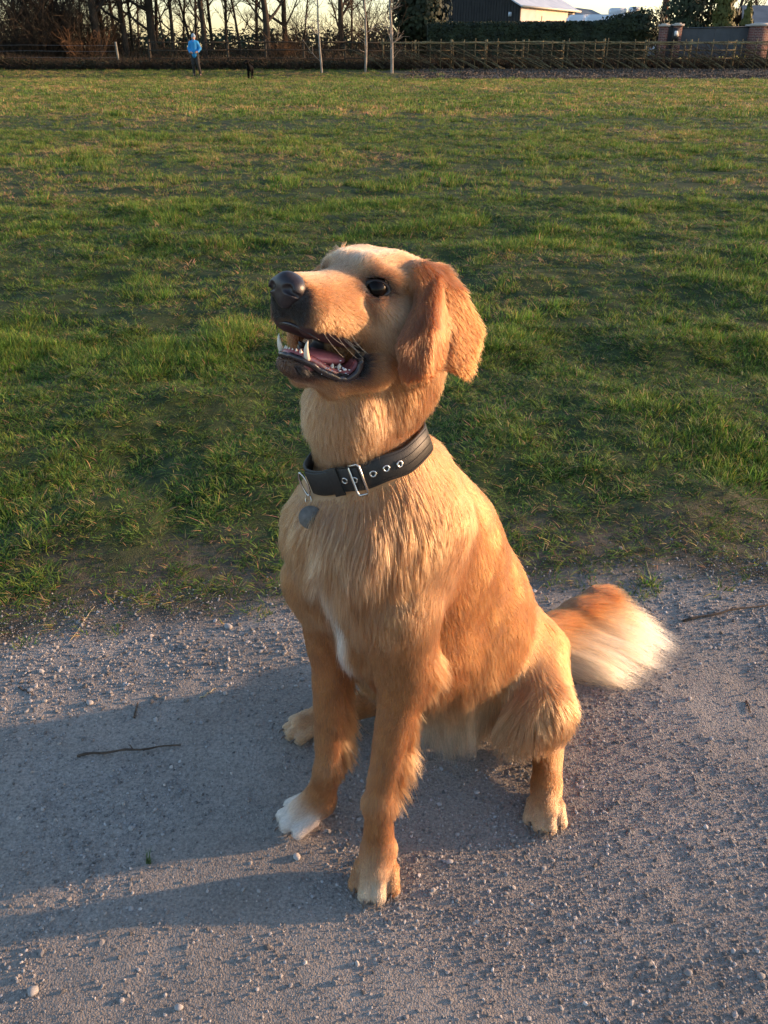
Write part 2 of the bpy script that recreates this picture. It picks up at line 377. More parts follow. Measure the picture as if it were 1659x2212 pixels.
def stones(n, y0, y1, smin_, smax, edge=False):
    y = rng.uniform(y0, y1, n); x = rng.uniform(-1, 1, n) * (.62 * y + .45)
    e = y - edge_y(x); nz = fbm(x, y, 5, 41)
    if edge: k = rng.random(n) < np.exp(-((e + .12) / .13) ** 2) * (.25 + nz)
    else: k = (rng.random(n) < (.25 + 1.1 * smooth01(.35, .65, nz))) & (rng.random(n) < 1 - smooth01(-.05, .16, e))
    x, y = x[k], y[k]; n = len(x); s = smin_ * (smax / smin_) ** (rng.random(n) ** 2.6)
    P = np.stack([x, y, ground_h(x, y) + s * rng.uniform(-.15, .45, n)], 1)
    rot = np.stack([rng.normal(0, .4, n), rng.normal(0, .4, n), rng.uniform(0, 6.28, n)], 1)
    scl = s[:, None] * rng.uniform(.75, 1.3, (n, 3))
    b = rng.uniform(.09, .36, n) * (1 + .35 * (rng.random(n) < .12)); w = rng.normal(0, .035, n)
    tint = np.stack([b * (1.05 + w), b, b * (.95 - w), np.ones(n)], 1)
    return P, rot, scl, rng.integers(0, 8, n), tint
SS = [stones(150000, .25, 1.6, .0006, .0013), stones(60000, .25, 1.6, .0009, .0028), stones(13000, .25, 1.6, .0018, .0042), stones(16000, 1.0, 1.75, .0018, .0052, True)]
Z = [np.concatenate([a[i] for a in SS]) for i in range(5)]
scatter('gravel', Z[0], Z[1], Z[2], Z[3], Z[4], rcoll)
# ================================================================== far side of the field
def sdf_mesh(name, prims, gs, k=.03, m_=None):
    """prims: (a, b, ra, rb) round cones, joined smoothly into one closed surface"""
    A = np.array([p[0] for p in prims], float); B = np.array([p[1] for p in prims], float); r = np.array([max(p[2], p[3]) for p in prims])
    l = np.minimum(A, B).min(0) - r.max() - 2 * gs; h = np.maximum(A, B).max(0) + r.max() + 2 * gs
    n = np.ceil((h - l) / gs).astype(int) + 1
    G = np.stack(np.meshgrid(*[l[i] + gs * np.arange(n[i]) for i in range(3)], indexing='ij'), -1)
    D = np.full(G.shape[:3], 1.)
    for p in prims:
        a = np.array(p[0], float); b = np.array(p[1], float) + 1e-6; ab = b - a
        hh = np.clip(((G - a) @ ab) / (ab @ ab), 0, 1)
        d = np.linalg.norm(G - a - hh[..., None] * ab, axis=-1) - (p[2] + (p[3] - p[2]) * hh)
        t = np.maximum(k - np.abs(D - d), 0) / k; D = np.minimum(D, d) - t * t * k * .25
    V, Q = surface_nets(D, l, gs); Q = Q[(Q >= 0).all(1)]
    return np_mesh(name, V, Q, True, m_)
def surface_nets(D, lo, GS):
    S = (D < 0); nx, ny, nz = D.shape; cnt = np.zeros((nx - 1, ny - 1, nz - 1), np.int8)
    sl = lambda a, n: slice(a, n - 1 + a)
    corners = [(a, b, c) for a in (0, 1) for b in (0, 1) for c in (0, 1)]
    for a, b, c in corners: cnt += S[sl(a, nx), sl(b, ny), sl(c, nz)]
    act = (cnt > 0) & (cnt < 8); idx = np.full(act.shape, -1, np.int64)
    cells = np.argwhere(act); idx[act] = np.arange(len(cells))
    acc = np.zeros((len(cells), 3)); n = np.zeros(len(cells))
    for i, ca in enumerate(corners):
        for cb in corners[i + 1:]:
            if sum(abs(ca[k] - cb[k]) for k in range(3)) != 1: continue
            A = cells + ca; B = cells + cb
            da = D[A[:, 0], A[:, 1], A[:, 2]]; db = D[B[:, 0], B[:, 1], B[:, 2]]
            m = (da < 0) != (db < 0); t = da[m] / (da[m] - db[m])
            acc[m] += A[m] + (B[m] - A[m]) * t[:, None]; n[m] += 1
    V = lo + GS * acc / n[:, None]; Q = []
    for ax in range(3):
        o1, o2 = [(1, 2), (2, 0), (0, 1)][ax]
        s0 = [slice(1, -1)] * 3; s1 = list(s0); s0[ax] = slice(0, D.shape[ax] - 1); s1[ax] = slice(1, D.shape[ax])
        a = S[tuple(s0)]; b = S[tuple(s1)]; off = np.array([1, 1, 1]); off[ax] = 0
        for flip, m in ((0, a & ~b), (1, ~a & b)):
            e = np.argwhere(m) + off
            if not len(e): continue
            u = np.zeros(3, int); v = np.zeros(3, int); u[o1] = 1; v[o2] = 1
            g = lambda p: idx[p[:, 0], p[:, 1], p[:, 2]]
            q = np.stack([g(e - u - v), g(e - v), g(e), g(e - u)], -1)
            Q.append(q[:, ::-1] if flip else q)
    return V, np.concatenate(Q)

m_bark = noise_mat('brown bark', (.022, .017, .012), (.065, .048, .032), 14, .9, .6, dist=.02, stretch=(1, 1, .25))
m_twig = noise_mat('twigs', (.028, .020, .012), (.070, .048, .028), 5, .9, .2)
m_pale = noise_mat('pale bark', (.16, .13, .10), (.42, .38, .32), 9, .8, .4, dist=.01, stretch=(1, 1, .4))
def rnd_perp(d):
    r = Vector((random.gauss(0, 1), random.gauss(0, 1), random.gauss(0, 1))); r -= d * r.dot(d); return r.normalized()
def limb(mb, p, d, L, r0, level, tw, up=.25, nseg=7):
    P = [np.array(p)]; R_ = [r0]; d = Vector(d).normalized(); pos = Vector(p); dirs = [d.copy()]
    for i in range(nseg):
        d = (d + rnd_perp(d) * random.uniform(.02, .16 if level else .07) + Vector((0, 0, up * .25))).normalized()
        pos = pos + d * L / nseg; P.append(np.array(pos)); dirs.append(d.copy()); R_.append(r0 * (1 - .82 * (i + 1) / nseg) + .004)
    (mb if level < 2 else tw).tube(P, R_, 8 if level == 0 else (5 if level == 1 else 3), cap=False)
    return P, R_, dirs
def make_tree(name, h, r, nb, first, spread, seed, bark, lean=0., dense=1.):
    random.seed(seed); mb = MB(); tw = MB()
    P, R_, D_ = limb(mb, (0, 0, -.1), (lean, random.uniform(-.05, .05), 1), h, r, 0, tw, .1, 12)
    for b in range(nb):
        t = first + (1 - first) * (b + random.random()) / nb; k = min(int(t * 12), 11); f = t * 12 - k
        p = P[k] * (1 - f) + P[k + 1] * f; rr_ = (R_[k] * (1 - f) + R_[k + 1] * f)
        out = rnd_perp(Vector((0, 0, 1))); d = out * spread + Vector((0, 0, random.uniform(.5, 1.1)))
        Lb = h * random.uniform(.16, .34) * (1.15 - .55 * t)
        P1, R1, D1 = limb(mb, p, d, Lb, rr_ * random.uniform(.35, .6), 1, tw, .3)
        for c in range(int(7 * dense)):
            q = random.randint(2, 7); d2 = D1[q] + rnd_perp(D1[q]) * random.uniform(.5, 1.1)
            P2, R2, D2 = limb(mb, P1[q], d2, Lb * random.uniform(.3, .6), max(R1[q] * .55, .010), 2, tw, .2, 5)
            for e in range(int(4 * dense)):
                q2 = random.randint(1, 5); d3 = D2[q2] + rnd_perp(D2[q2]) * .8
                limb(mb, P2[q2], d3, Lb * random.uniform(.12, .28), .007, 3, tw, .1, 3)
    for c in range(int(16 * dense)):       # epicormic twigs low on the stem
        k = random.randint(1, 8); d2 = rnd_perp(Vector((0, 0, 1))) + Vector((0, 0, random.uniform(.2, .9)))
        P2, R2, D2 = limb(mb, P[k], d2, random.uniform(.5, 1.5), .012, 2, tw, .2, 5)
        for e in range(3): limb(mb, P2[random.randint(1, 4)], D2[2] + rnd_perp(D2[2]) * .9, .5, .006, 3, tw, .1, 3)
    return mb.mesh('trunk', True, bark), tw.mesh('crown', False, m_twig if bark is m_bark else bark)
protos = [make_tree('tree', 11, .17, 16, .16, .9, 11, m_bark, 0, 1.35), make_tree('tree', 10, .11, 16, .16, .8, 12, m_bark, 0, 1.4), make_tree('tree', 12, .22, 18, .14, 1.1, 13, m_bark, .06, 1.3),
          make_tree('tree', 9, .075, 12, .18, .8, 14, m_bark, -.08, 1.4), make_tree('tree', 10, .14, 16, .12, 1.2, 15, m_bark, .05, 1.3)]
ORD = ['first', 'second', 'third', 'fourth', 'fifth', 'sixth', 'seventh', 'eighth', 'ninth', 'tenth', 'eleventh', 'twelfth', 'thirteenth', 'fourteenth', 'fifteenth', 'sixteenth', 'seventeenth', 'eighteenth',
       'nineteenth', 'twentieth', 'twenty-first', 'twenty-second', 'twenty-third', 'twenty-fourth', 'twenty-fifth', 'twenty-sixth', 'twenty-seventh', 'twenty-eighth', 'twenty-ninth', 'thirtieth', 'thirty-first', 'thirty-second', 'thirty-third', 'thirty-fourth']
def base_at(px, Y):
    p = world_pt(px, 76, Y); return (p[0], Y, gh(p[0], Y))
def place_tree(name, pr, px, Y, s, rz, label, cat='tree', group=None, sx=1.):
    o = empty(name, base_at(px, Y), label, cat, group); o.rotation_euler = (0, 0, rz); o.scale = (s * sx, s * sx, s)
    for nm, me in (('trunk', pr[0]), ('crown', pr[1])):
        c = bpy.data.objects.new(nm, me); COL.objects.link(c); c.parent = o
    return o
# stems of the bare wood: picture column of the foot, distance, prototype, girth
WOOD = [(4, 55, 1, 1.2), (22, 53.5, 1, 1.1), (38, 58, 0, 1), (52, 54, 2, .9), (64, 60, 0, .9), (72, 55, 1, 1), (84, 62, 3, 1.2), (104, 54, 2, 1.15), (109, 57, 1, 1.1), (119, 64, 0, .8), (130, 55, 0, 1.1), (136, 58, 3, 1.3), (141, 63, 3, 1),
        (156, 56, 2, 1.25), (159, 60, 1, 1.2), (168, 68, 3, 1), (176, 56, 1, 1.1), (184, 60, 3, 1), (197, 58, 3, 1.2), (198, 66, 1, 1), (207, 55, 0, 1), (215, 60, 1, 1), (228, 57, 1, .9), (244, 56, 3, 1.1), (258, 59, 1, 1), (268, 54.5, 0, 1.25), (288, 58, 0, 1.1),
        (303, 63, 3, 1), (343, 57, 2, .9), (352, 66, 1, .9), (371, 60, 4, .7)]
for i, (px, Y, k, s) in enumerate(WOOD):
    place_tree('bare_tree', protos[k], px, Y, 1.0, i * 2.4, 'leafless brown tree at the field edge, %s trunk counting from the left edge' % ORD[i], group='bare trees of the wood', sx=s)
birch = make_tree('tree', 7.5, .075, 11, .30, .9, 31, m_pale, .03, .8); birch2 = make_tree('tree', 7, .055, 9, .35, .8, 34, m_pale, -.02, .8)
place_tree('young_tree', birch2, 322, 47.6, 1, .4, 'slim young tree with pale lower trunk standing alone in front of the wood')
place_tree('young_tree', birch2, 365.5, 48.2, 1.05, 2.2, 'thin tan young tree left of the pale forked tree')
place_tree('young_tree', birch, 392, 47.4, 1.1, 5.1, 'pale barked young tree with spreading forks before the dark hedge')

def make_bush(seed, h, n, m_=m_twig, w=1.0):
    random.seed(seed); mb = MB()
    for i in range(n):
        a = random.uniform(0, 6.28); d = Vector((math.cos(a) * w * random.uniform(.1, .9), math.sin(a) * w * random.uniform(.1, .9), 1))
        P, R_, D_ = limb(mb, (random.gauss(0, .2), random.gauss(0, .2), -.05), d, h * random.uniform(.6, 1.1), .018, 1, mb, .1, 7)
        for c in range(7):
            q = random.randint(1, 7); P2, R2, D2 = limb(mb, P[q], D_[q] + rnd_perp(D_[q]) * .8, h * random.uniform(.18, .45), .009, 2, mb, .1, 5)
            for e in range(3): limb(mb, P2[random.randint(1, 5)], D2[3] + rnd_perp(D2[3]) * .9, h * .18, .006, 3, mb, 0, 3)
    return mb.mesh('stems', False, m_)
m_rust = noise_mat('rusty twigs', (.06, .035, .018), (.17, .09, .04), 5, .9, .2)
bushes = [make_bush(51, 3.2, 16), make_bush(52, 2.6, 16), make_bush(53, 3.6, 14), make_bush(54, 1.7, 16, m_rust, 1.5)]
BUSH = [(8, 57, 1), (24, 56, 0), (34, 58, 2), (46, 57, 0), (56, 58, 2), (66, 57.5, 1), (76, 58, 0), (93, 58, 2), (104, 59, 0), (2, 52.5, 0), (16, 54, 2), (30, 52.6, 1), (40, 55, 2), (50, 53, 0), (60, 55, 1), (70, 53.5, 2), (80, 54.6, 0), (89, 53, 3), (97, 56, 1), (110, 58, 0), (124, 60, 1), (274, 56, 1), (285, 54, 3), (300, 57, 0), (335, 56, 1), (357, 58, 2), (380, 57, 0)]
for i, (px, Y, k) in enumerate(sorted(BUSH)):
    o = empty('bare_shrub', base_at(px, Y), ('rust coloured' if k == 3 else 'dark brown') + ' leafless shrub under the trees, %s shrub from the left edge' % ORD[i], 'shrub', 'leafless shrubs under the trees'); o.rotation_euler = (0, 0, i * 1.9); o.scale = (1.3, 1.3, 1.25) if px < 100 else (1, 1, 1)
    c = bpy.data.objects.new('stems', bushes[k]); COL.objects.link(c); c.parent = o

# low dark tangle under the wood and along the hedge foot, and fallen leaves: masses nobody could count
def low_tuft(seed, h, n, m_):
    random.seed(seed); mb = MB()
    for i in range(n):
        a = random.uniform(0, 6.28); r = random.uniform(0, .5)
        limb(mb, (r * math.cos(a), r * math.sin(a), 0), (random.gauss(0, .8), random.gauss(0, .8), .8), h * random.uniform(.5, 1.3), .010, 3, mb, -.15, 4)
    return mb.mesh('tangle', False, m_)
def quads(mb, n, ext, s):
    for i in range(n):
        c = np.array([random.uniform(-1, 1) * e for e in ext]); a = Vector((random.gauss(0, 1), random.gauss(0, 1), random.gauss(0, 1))).normalized(); b = rnd_perp(a) * s * random.uniform(.5, 1.2); a = a * s * random.uniform(.5, 1)
        mb.add([c - a, c + b, c + a, c - b], [(0, 1, 2, 3)])
m_bram = noise_mat('bramble leaves', (.018, .022, .010), (.05, .05, .022), 3, .8, .1)
tg = [low_tuft(61 + i, .75, 34, m_twig) for i in range(3)]
for i in range(3):
    random.seed(70 + i); mb = MB(); quads(mb, 90, (.5, .5, .5), .05); tg.append(mb.mesh('tangle', False, m_bram))
tcoll = hidden_collection('tangle', tg)
n = 10000; x = rng.uniform(-36, 40, n); y = 51.2 + rng.random(n) ** 1.4 * 14; y = np.where((x < 1.5) & (rng.random(n) < .25), rng.uniform(49.6, 51.5, n), y); keep_ = (x < 1.5) | (y < 53); x, y = x[keep_], y[keep_]; n = len(x)
hgt = .75 + .95 * smooth01(51, 56, y) * (.6 + .8 * fbm(x, y, .4, 77)) + .6 * smooth01(-17, -24, x)
P = np.stack([x, y, ground_h(x, y)], 1)
scatter('undergrowth', P, np.stack([rng.normal(0, .1, n), rng.normal(0, .1, n), rng.uniform(0, 6.3, n)], 1), np.stack([np.full(n, 1.1), np.full(n, 1.1), hgt], 1), rng.integers(0, 6, n), np.ones((n, 4)), tcoll)
random.seed(5); lf = []
for i in range(3):
    mb = MB(); quads(mb, 26, (.4, .4, .03), .055); lf.append(mb.mesh('leaf', False, noise_mat('fallen leaves', (.045, .034, .026), (.15, .12, .095), 4, .8, .1)))
lcoll = hidden_collection('leaf', lf)
n = 2600; x = rng.uniform(-24, 40, n); y = np.where(x > 1, rng.uniform(43.2, 51, n), rng.uniform(50.2, 54, n)); P = np.stack([x, y, ground_h(x, y) + .02], 1)
scatter('leaf_litter', P, np.stack([np.zeros(n), np.zeros(n), rng.uniform(0, 6.3, n)], 1), np.ones((n, 3)) * rng.uniform(.5, 1.1, (n, 1)), rng.integers(0, 3, n), np.ones((n, 4)), lcoll)

# distant hedgerow behind the wood
def foliage(mb, c, r, n, s, flat=1.):
    for i in range(n):
        d = Vector((random.gauss(0, 1), random.gauss(0, 1), random.gauss(0, 1))).normalized(); q = random.uniform(.55, 1.05)
        p = np.array(c) + np.array(d) * np.array(r) * q
        a = (rnd_perp(d) + d * random.uniform(-.4, .4)) * s * random.uniform(.6, 1.3); b = Vector(a).cross(d).normalized() * s * random.uniform(.5, 1)
        mb.add([p - np.array(a), p + np.array(b), p + np.array(a), p - np.array(b)], [(0, 1, 2, 3)])
m_ever = noise_mat('evergreen leaves', (.010, .016, .008), (.035, .050, .020), 1.6, .7, .1)
m_everY = noise_mat('golden conifer leaves', (.035, .045, .012), (.13, .13, .03), 1.2, .7, .1)
random.seed(81); mb = MB()
for i in range(46): foliage(mb, (-26 + i * .95 + random.uniform(-.3, .3), 92, .33 + 1.35 + .25 * math.sin(i * 1.7) + .3 * (i > 26)), (1.05, .8, 1.75), 260, .17)
hr = mb.build('distant_hedgerow', m_ever); hr['kind'] = 'thing'; tag(hr, 'dark distant hedgerow seen between the bare trunks of the wood', 'hedgerow')
random.seed(82); mb = MB(); foliage(mb, (0, 0, 2.7), (2.1, 1.6, 2.7), 3600, .16)
hol = empty('evergreen_tree', base_at(418, 62), 'black green evergreen tree behind the pale forked tree, left of the barn', 'tree')
tkm = MB().tube([(0, 0, -.1), (.05, 0, 1.5), (0, .05, 4.4)], [.2, .15, .05], 8).mesh('trunk', True, m_bark)
def child(nm, me, par):
    c = bpy.data.objects.new(nm, me); COL.objects.link(c); c.parent = par; return c
child('crown', mb.mesh('crown', False, m_ever), hol); child('trunk', tkm, hol)

# clipped evergreen hedge
random.seed(83); hx0 = world_pt(428, 22, 57)[0]; hx1 = world_pt(652, 14, 57)[0]; core = MB(); lv = MB(); nseg = 60
tops = [2.62 + .10 * t + .42 * float(smooth01(.72, 1, t)) for t in np.linspace(0, 1, nseg)]
V = []; Q = []
for i in range(nseg):
    x = hx0 + (hx1 - hx0) * i / (nseg - 1); zt = tops[i] + random.uniform(-.04, .04)
    for (yy, z) in ((57, .2), (57.0, zt - .12), (57.15, zt), (58.3, zt), (58.5, .2)): V.append((x, yy + random.uniform(-.05, .05), z + random.uniform(-.03, .03)))
for i in range(nseg - 1):
    for j in range(4): Q.append((i * 5 + j, (i + 1) * 5 + j, (i + 1) * 5 + j + 1, i * 5 + j + 1))
Q += [(0, 1, 2, 3), ((nseg - 1) * 5, (nseg - 1) * 5 + 3, (nseg - 1) * 5 + 2, (nseg - 1) * 5 + 1)]
core.add(V, Q)
for i in range(9000):
    t = random.random(); x = hx0 + (hx1 - hx0) * t; zt = tops[int(t * (nseg - 1))]
    if random.random() < .35: c = np.array([x, random.uniform(56.95, 58.4), zt + random.uniform(-.03, .09 + .14 * (t > .8))])
    else: c = np.array([x, 56.97 + random.uniform(-.08, .04), random.uniform(.5, zt)])
    a = Vector((random.gauss(0, 1), random.gauss(0, .5), random.gauss(0, 1))).normalized() * random.uniform(.03, .09); b = rnd_perp(a.normalized()) * random.uniform(.03, .06)
    lv.add([c - np.array(a), c + np.array(b), c + np.array(a), c - np.array(b)], [(0, 1, 2, 3)])
foliage(lv, (hx1 - .3, 57.6, 2.4), (1.7, 1.2, 1.15), 1500, .10)
hg = core.build('clipped_hedge', m_ever); tag(hg, 'long tall clipped dark green hedge behind the wooden fence', 'hedge')
lo_ = link_obj('leaves', lv.mesh('leaves', False, m_ever), hg); lo_['kind'] = 'stuff'

# conifers on the right
def conifer(px, Y, h, r, seed, m_, label, n=2600):
    random.seed(seed); mb = MB()
    for i in range(n):
        t = random.random() ** .8; rr_ = r * (1 - t) ** .7 * (1 + .25 * math.sin(t * 40 + seed)); a = random.uniform(0, 6.28); q = random.uniform(.7, 1.1)
        p = np.array([rr_ * q * math.cos(a), rr_ * q * math.sin(a), .2 + h * t]); d = Vector((math.cos(a), math.sin(a), .2)).normalized()
        A_ = (rnd_perp(d) * .7 + Vector((0, 0, 1))).normalized() * random.uniform(.08, .2); B_ = A_.cross(d).normalized() * random.uniform(.05, .12)
        mb.add([p - np.array(A_), p + np.array(B_), p + np.array(A_), p - np.array(B_)], [(0, 1, 2, 3)])
    o = empty('conifer', base_at(px, Y), label, 'tree'); child('crown', mb.mesh('crown', False, m_), o)
    child('trunk', MB().tube([(0, 0, -.1), (0, 0, h * .8)], [.18, .04], 7).mesh('trunk', True, m_bark), o)
conifer(674, 66, 7.5, 2.0, 91, m_ever, 'dark conifer rising just right of the hedge end', 3800)
conifer(699, 68, 7.8, 2.3, 92, m_ever, 'broad dark conifer behind the grey gate panels', 3800)
conifer(713, 65, 5.4, 1.3, 93, m_everY, 'olive green conifer behind the grey gate, its edge catching sun', 2400)
conifer(737, 63, 3.5, .75, 94, m_everY, 'small golden conifer beside the garage roof', 1500)
place_tree('bare_tree', protos[0], 727, 76, 1, 1, 'bare tree behind the small golden conifer', group='bare trees of the wood')
place_tree('bare_tree', protos[4], 752, 84, 1, 2, 'bare tree rising behind the garage roof', group='bare trees of the wood')
iv = empty('ivy_trunk', base_at(655, 70), 'reddish brown tall trunk above the right end of the hedge', 'tree')
child('trunk', MB().tube([(0, 0, -.1), (.04, 0, 3), (.1, 0, 7.5)], [.26, .24, .18], 10).mesh('trunk', True, noise_mat('red bark', (.10, .045, .025), (.20, .09, .05), 6, .9, .5, dist=.03)), iv)
mb = MB(); foliage(mb, (.05, 0, 4.4), (.28, .28, 2.4), 260, .07); child('crown', mb.mesh('crown', False, m_ever), iv)

# ---- post and rail fence
m_wood = noise_mat('fence wood', (.10, .085, .045), (.24, .20, .11), 8, .85, .4, dist=.01, stretch=(1, 1, .3)); m_cut = mat('cut wood', (.52, .46, .34), .8)
FY = 50.6
def fx(px, Y=FY): return world_pt(px, 60, Y)[0] if False else (px - 384) / FOC * (Y * math.cos(PITCH) + (CAM[2] - .9) * math.sin(PITCH))
posts = [150, 190, 228, 266, 304, 345, 383, 415.4, 450.5, 485.7, 522.4, 562.5, 602.8, 643.8, 688.5, 733, 778, 822]
fence = empty('post_and_rail_fence', (fx(450), FY, gh(8, FY)), 'green brown post and rail fence behind the laid hedge', 'fence')
m_oldwood = noise_mat('old dark wood', (.03, .024, .016), (.075, .06, .042), 8, .9, .3, dist=.01)
pm = MB().box((0, 0, .68), (.11, .11, 1.46)).box((0, 0, 1.42), (.112, .112, .018)).mesh('post', False, m_wood)
pm_old = pm.copy(); pm_old.materials.clear(); pm_old.materials.append(m_oldwood)
for px in posts:
    x = fx(px); o = link_obj('post', pm if px >= 383 else pm_old); o.location = (x, FY, gh(x, FY) - .04 + random.uniform(-.03, .03)); o.rotation_euler = (random.gauss(0, .012), random.gauss(0, .012), 0)
    mw = Matrix.Translation(o.location) @ o.rotation_euler.to_matrix().to_4x4(); o.parent = fence; o.matrix_parent_inverse = fence.matrix_basis.inverted()
for a, b in zip(posts[:-1], posts[1:]):
    xa, xb = fx(a), fx(b)
    for z in (1.25, .88, .50):
        mb = MB(); za = gh(xa, FY) + z + random.uniform(-.015, .015); zb = gh(xb, FY) + z + random.uniform(-.015, .015)
        mb.tube([(xa, FY - .075, za), (xb, FY - .075, zb)], .052, 4, flat=.5); mb.build('rail', m_wood if a >= 383 else m_oldwood, fence)

# ---- laid hedge: stakes, twisted binders and slanting cut stems
m_stem = noise_mat('hedge stems', (.06, .05, .025), (.17, .14, .075), 7, .85, .3); m_bind = noise_mat('binder rods', (.16, .13, .06), (.34, .27, .14), 9, .8, .3)
m_split = mat('split wood', (.42, .38, .32), .8)
HY = 49.7; lh = empty('laid_hedge', (fx(560, HY), HY, gh(10, HY)), 'freshly laid hedge of slanting stems with stakes and woven top binders', 'hedge')
def c4(z): return 381 + .1224 * z
def c5(z): return 564.9 + .1224 * z
random.seed(9)
stk = [c4(z) for z in (20, 113, 193, 252, 310, 403, 487, 590, 676, 765, 851, 952, 1089, 1195, 1317, 1390, 1520)] + [c5(z) for z in (15, 145, 238, 335, 440, 560, 670, 760, 868, 967, 1067, 1195, 1310, 1430, 1548, 1650, 1740)]
for px in stk:
    x = fx(px, HY); z0 = gh(x, HY); l = random.gauss(0, .03); H_ = 1.40 + random.uniform(-.07, .05)
    o = MB().tube([(x, HY, z0 - .1), (x + l, HY, z0 + H_)], [.036, .028], 6).build('stake', m_stem, lh)
    MB().tube([(x + l, HY, z0 + H_), (x + l * 1.02, HY, z0 + H_ + .035)], [.029, .022], 6).build('cut_end', m_cut, o)
for k in range(9):
    x0 = fx(384 + k * 44 + random.uniform(-8, 8), HY); L_ = random.uniform(3.2, 4.4); ph_ = random.uniform(0, 6)
    for q in range(2):
        MB().tube([(x0 + L_ * t, HY + .05 * math.sin(9 * t + q * 3.1), gh(x0, HY) + 1.22 + .045 * math.sin(5 * t + ph_ + q * 2.6) + .03 * q) for t in np.linspace(0, 1, 18)], np.linspace(.026, .012, 18), 5).build('binder', m_bind, lh)
feet = [c4(z) for z in (40, 130, 285, 370, 450, 600, 690, 780, 900, 1010, 1185, 1300, 1360, 1420, 1475, 1510, 1605)] + [c5(z) for z in (30, 100, 230, 355, 405, 550, 635, 700, 835, 865, 980, 1100, 1210, 1300, 1420, 1550, 1620, 1720)]
for px in feet:
    x = fx(px, HY) + random.uniform(-.05, .05); z0 = gh(x, HY); yy = HY - .12 + random.uniform(-.1, .1)
    for q in range(random.choice((1, 2, 2, 3))):
        L_ = random.uniform(1.5, 2.9); an_ = random.uniform(.38, .62); dx = random.uniform(-.12, .12)
        pts = [(x + dx - L_ * t * math.cos(an_ * (1.2 - .3 * t)), yy + .06 * math.sin(3 * t + q), z0 + .03 + L_ * t * math.sin(an_ * (1.25 - .45 * t))) for t in np.linspace(0, 1, 10)]
        s = MB().tube(pts, np.linspace(.032, .010, 10) * random.uniform(.8, 1.3), 5).build('stem', m_stem, lh)
        MB().tube([np.array(pts[0]) + np.array([.03, -.03, -.02]), np.array(pts[1]) * .75 + np.array(pts[0]) * .25 + np.array([0, -.035, 0])], [.038, .014], 5).build('cut_face', m_split, s)
mb = MB()
for i in range(1500):
    x = random.uniform(fx(384, HY), fx(800, HY)); z0 = gh(x, HY) + random.uniform(0, 1.1); a_ = random.gauss(.55, .35); L_ = random.uniform(.3, .9)
    y0 = HY + random.uniform(-.25, .3)
    mb.tube([(x - L_ * t * math.cos(a_), y0 + .05 * math.sin(4 * t + i), min(z0 + L_ * t * math.sin(a_) + .03 * math.sin(i + 5 * t), gh(x, HY) + 1.3)) for t in (0, .35, .7, 1)], [.009, .008, .006, .003], 3, cap=False)
tw_ = mb.build('twigs', m_twig, lh); tw_['kind'] = 'stuff'

# ---- single post with wires in front of the wood
po = empty('wire_fence', (fx(117, 50.5), 50.5, gh(-15, 50.5)), 'wire fence with one grey leaning post in front of the shrubs', 'fence')
x = fx(117.5, 50.5); z0 = gh(x, 50.5); MB().tube([(x + .05, 50.5, z0 - .1), (x, 50.5, z0 + 1.28)], [.06, .055], 8).build('post', noise_mat('weathered post', (.16, .15, .11), (.30, .28, .22), 8, .9, .3), po)
for z in (.55, .85, 1.12):
    MB().tube([(x + d, 50.46, z0 + z + .02 * math.sin(d)) for d in np.linspace(-18, 0, 12)], .006, 4).build('wire', mat('wire', (.25, .25, .24), .5, .8), po)

# ---- barn
def place(name, me, loc, par=None): 
    o = link_obj(name, me, par); return o
A0 = np.array([12.7, 90.2]); Ld = np.array([.577, .817]); Gd = np.array([-.817, .577]); EH = 5.1; W_ = 9.6; LL = 12.4
def bp(l, g, z, o=0.): return np.array([*(A0 + Ld * l + Gd * g), z])
m_board = noise_mat('tarred boards', (.018, .018, .018), (.05, .048, .045), 3, .8, .2, stretch=(4, 4, .4)); m_cream = noise_mat('cream render', (.62, .50, .38), (.72, .60, .46), 1.5, .8, .1); m_mauve = noise_mat('mauve shade render', (.50, .42, .38), (.58, .50, .46), 1.5, .8, .1)
m_tin = noise_mat('metal roofing', (.36, .40, .45), (.50, .54, .58), .8, .45, .1); m_dark = mat('dark opening', (.02, .018, .016), .8); m_trim = mat('cream fascia', (.6, .52, .4), .6)
barn = empty('barn', bp(0, 0, .3), 'dark boarded barn with blue grey metal roof and sunlit cream side wall', 'barn')
def quadslab(par, name, pts, n_, th, m_):
    n_ = np.array(n_, float); n_ /= np.linalg.norm(n_); P_ = [np.array(p, float) for p in pts]; k = len(P_)
    V = P_ + [p - n_ * th for p in P_]; mb = MB(); mb.add(V)
    F = [list(range(k)), list(range(2 * k - 1, k - 1, -1))] + [[i, k + i, k + (i + 1) % k, (i + 1) % k] for i in range(k)]
    me = bpy.data.meshes.new(name); me.from_pydata([tuple(v) for v in V], [], F); me.materials.append(m_); return link_obj(name, me, par)
nG = np.array([-Ld[0], -Ld[1], 0]); nL = np.array([-Gd[0], -Gd[1], 0]); RH = EH + W_ / 2 * .50
quadslab(barn, 'gable_wall', [bp(0, 0, .1), bp(0, W_, .1), bp(0, W_, EH), bp(0, W_ / 2, RH), bp(0, 0, EH)], nG, .15, m_board)
quadslab(barn, 'back_gable_wall', [bp(LL, 0, .1), bp(LL, W_, .1), bp(LL, W_, EH), bp(LL, W_ / 2, RH), bp(LL, 0, EH)], -nG, .15, m_board)
quadslab(barn, 'far_side_wall', [bp(0.16, W_, .1), bp(LL - .16, W_, .1), bp(LL - .16, W_, EH), bp(.16, W_, EH)], -nL, .15, m_board)
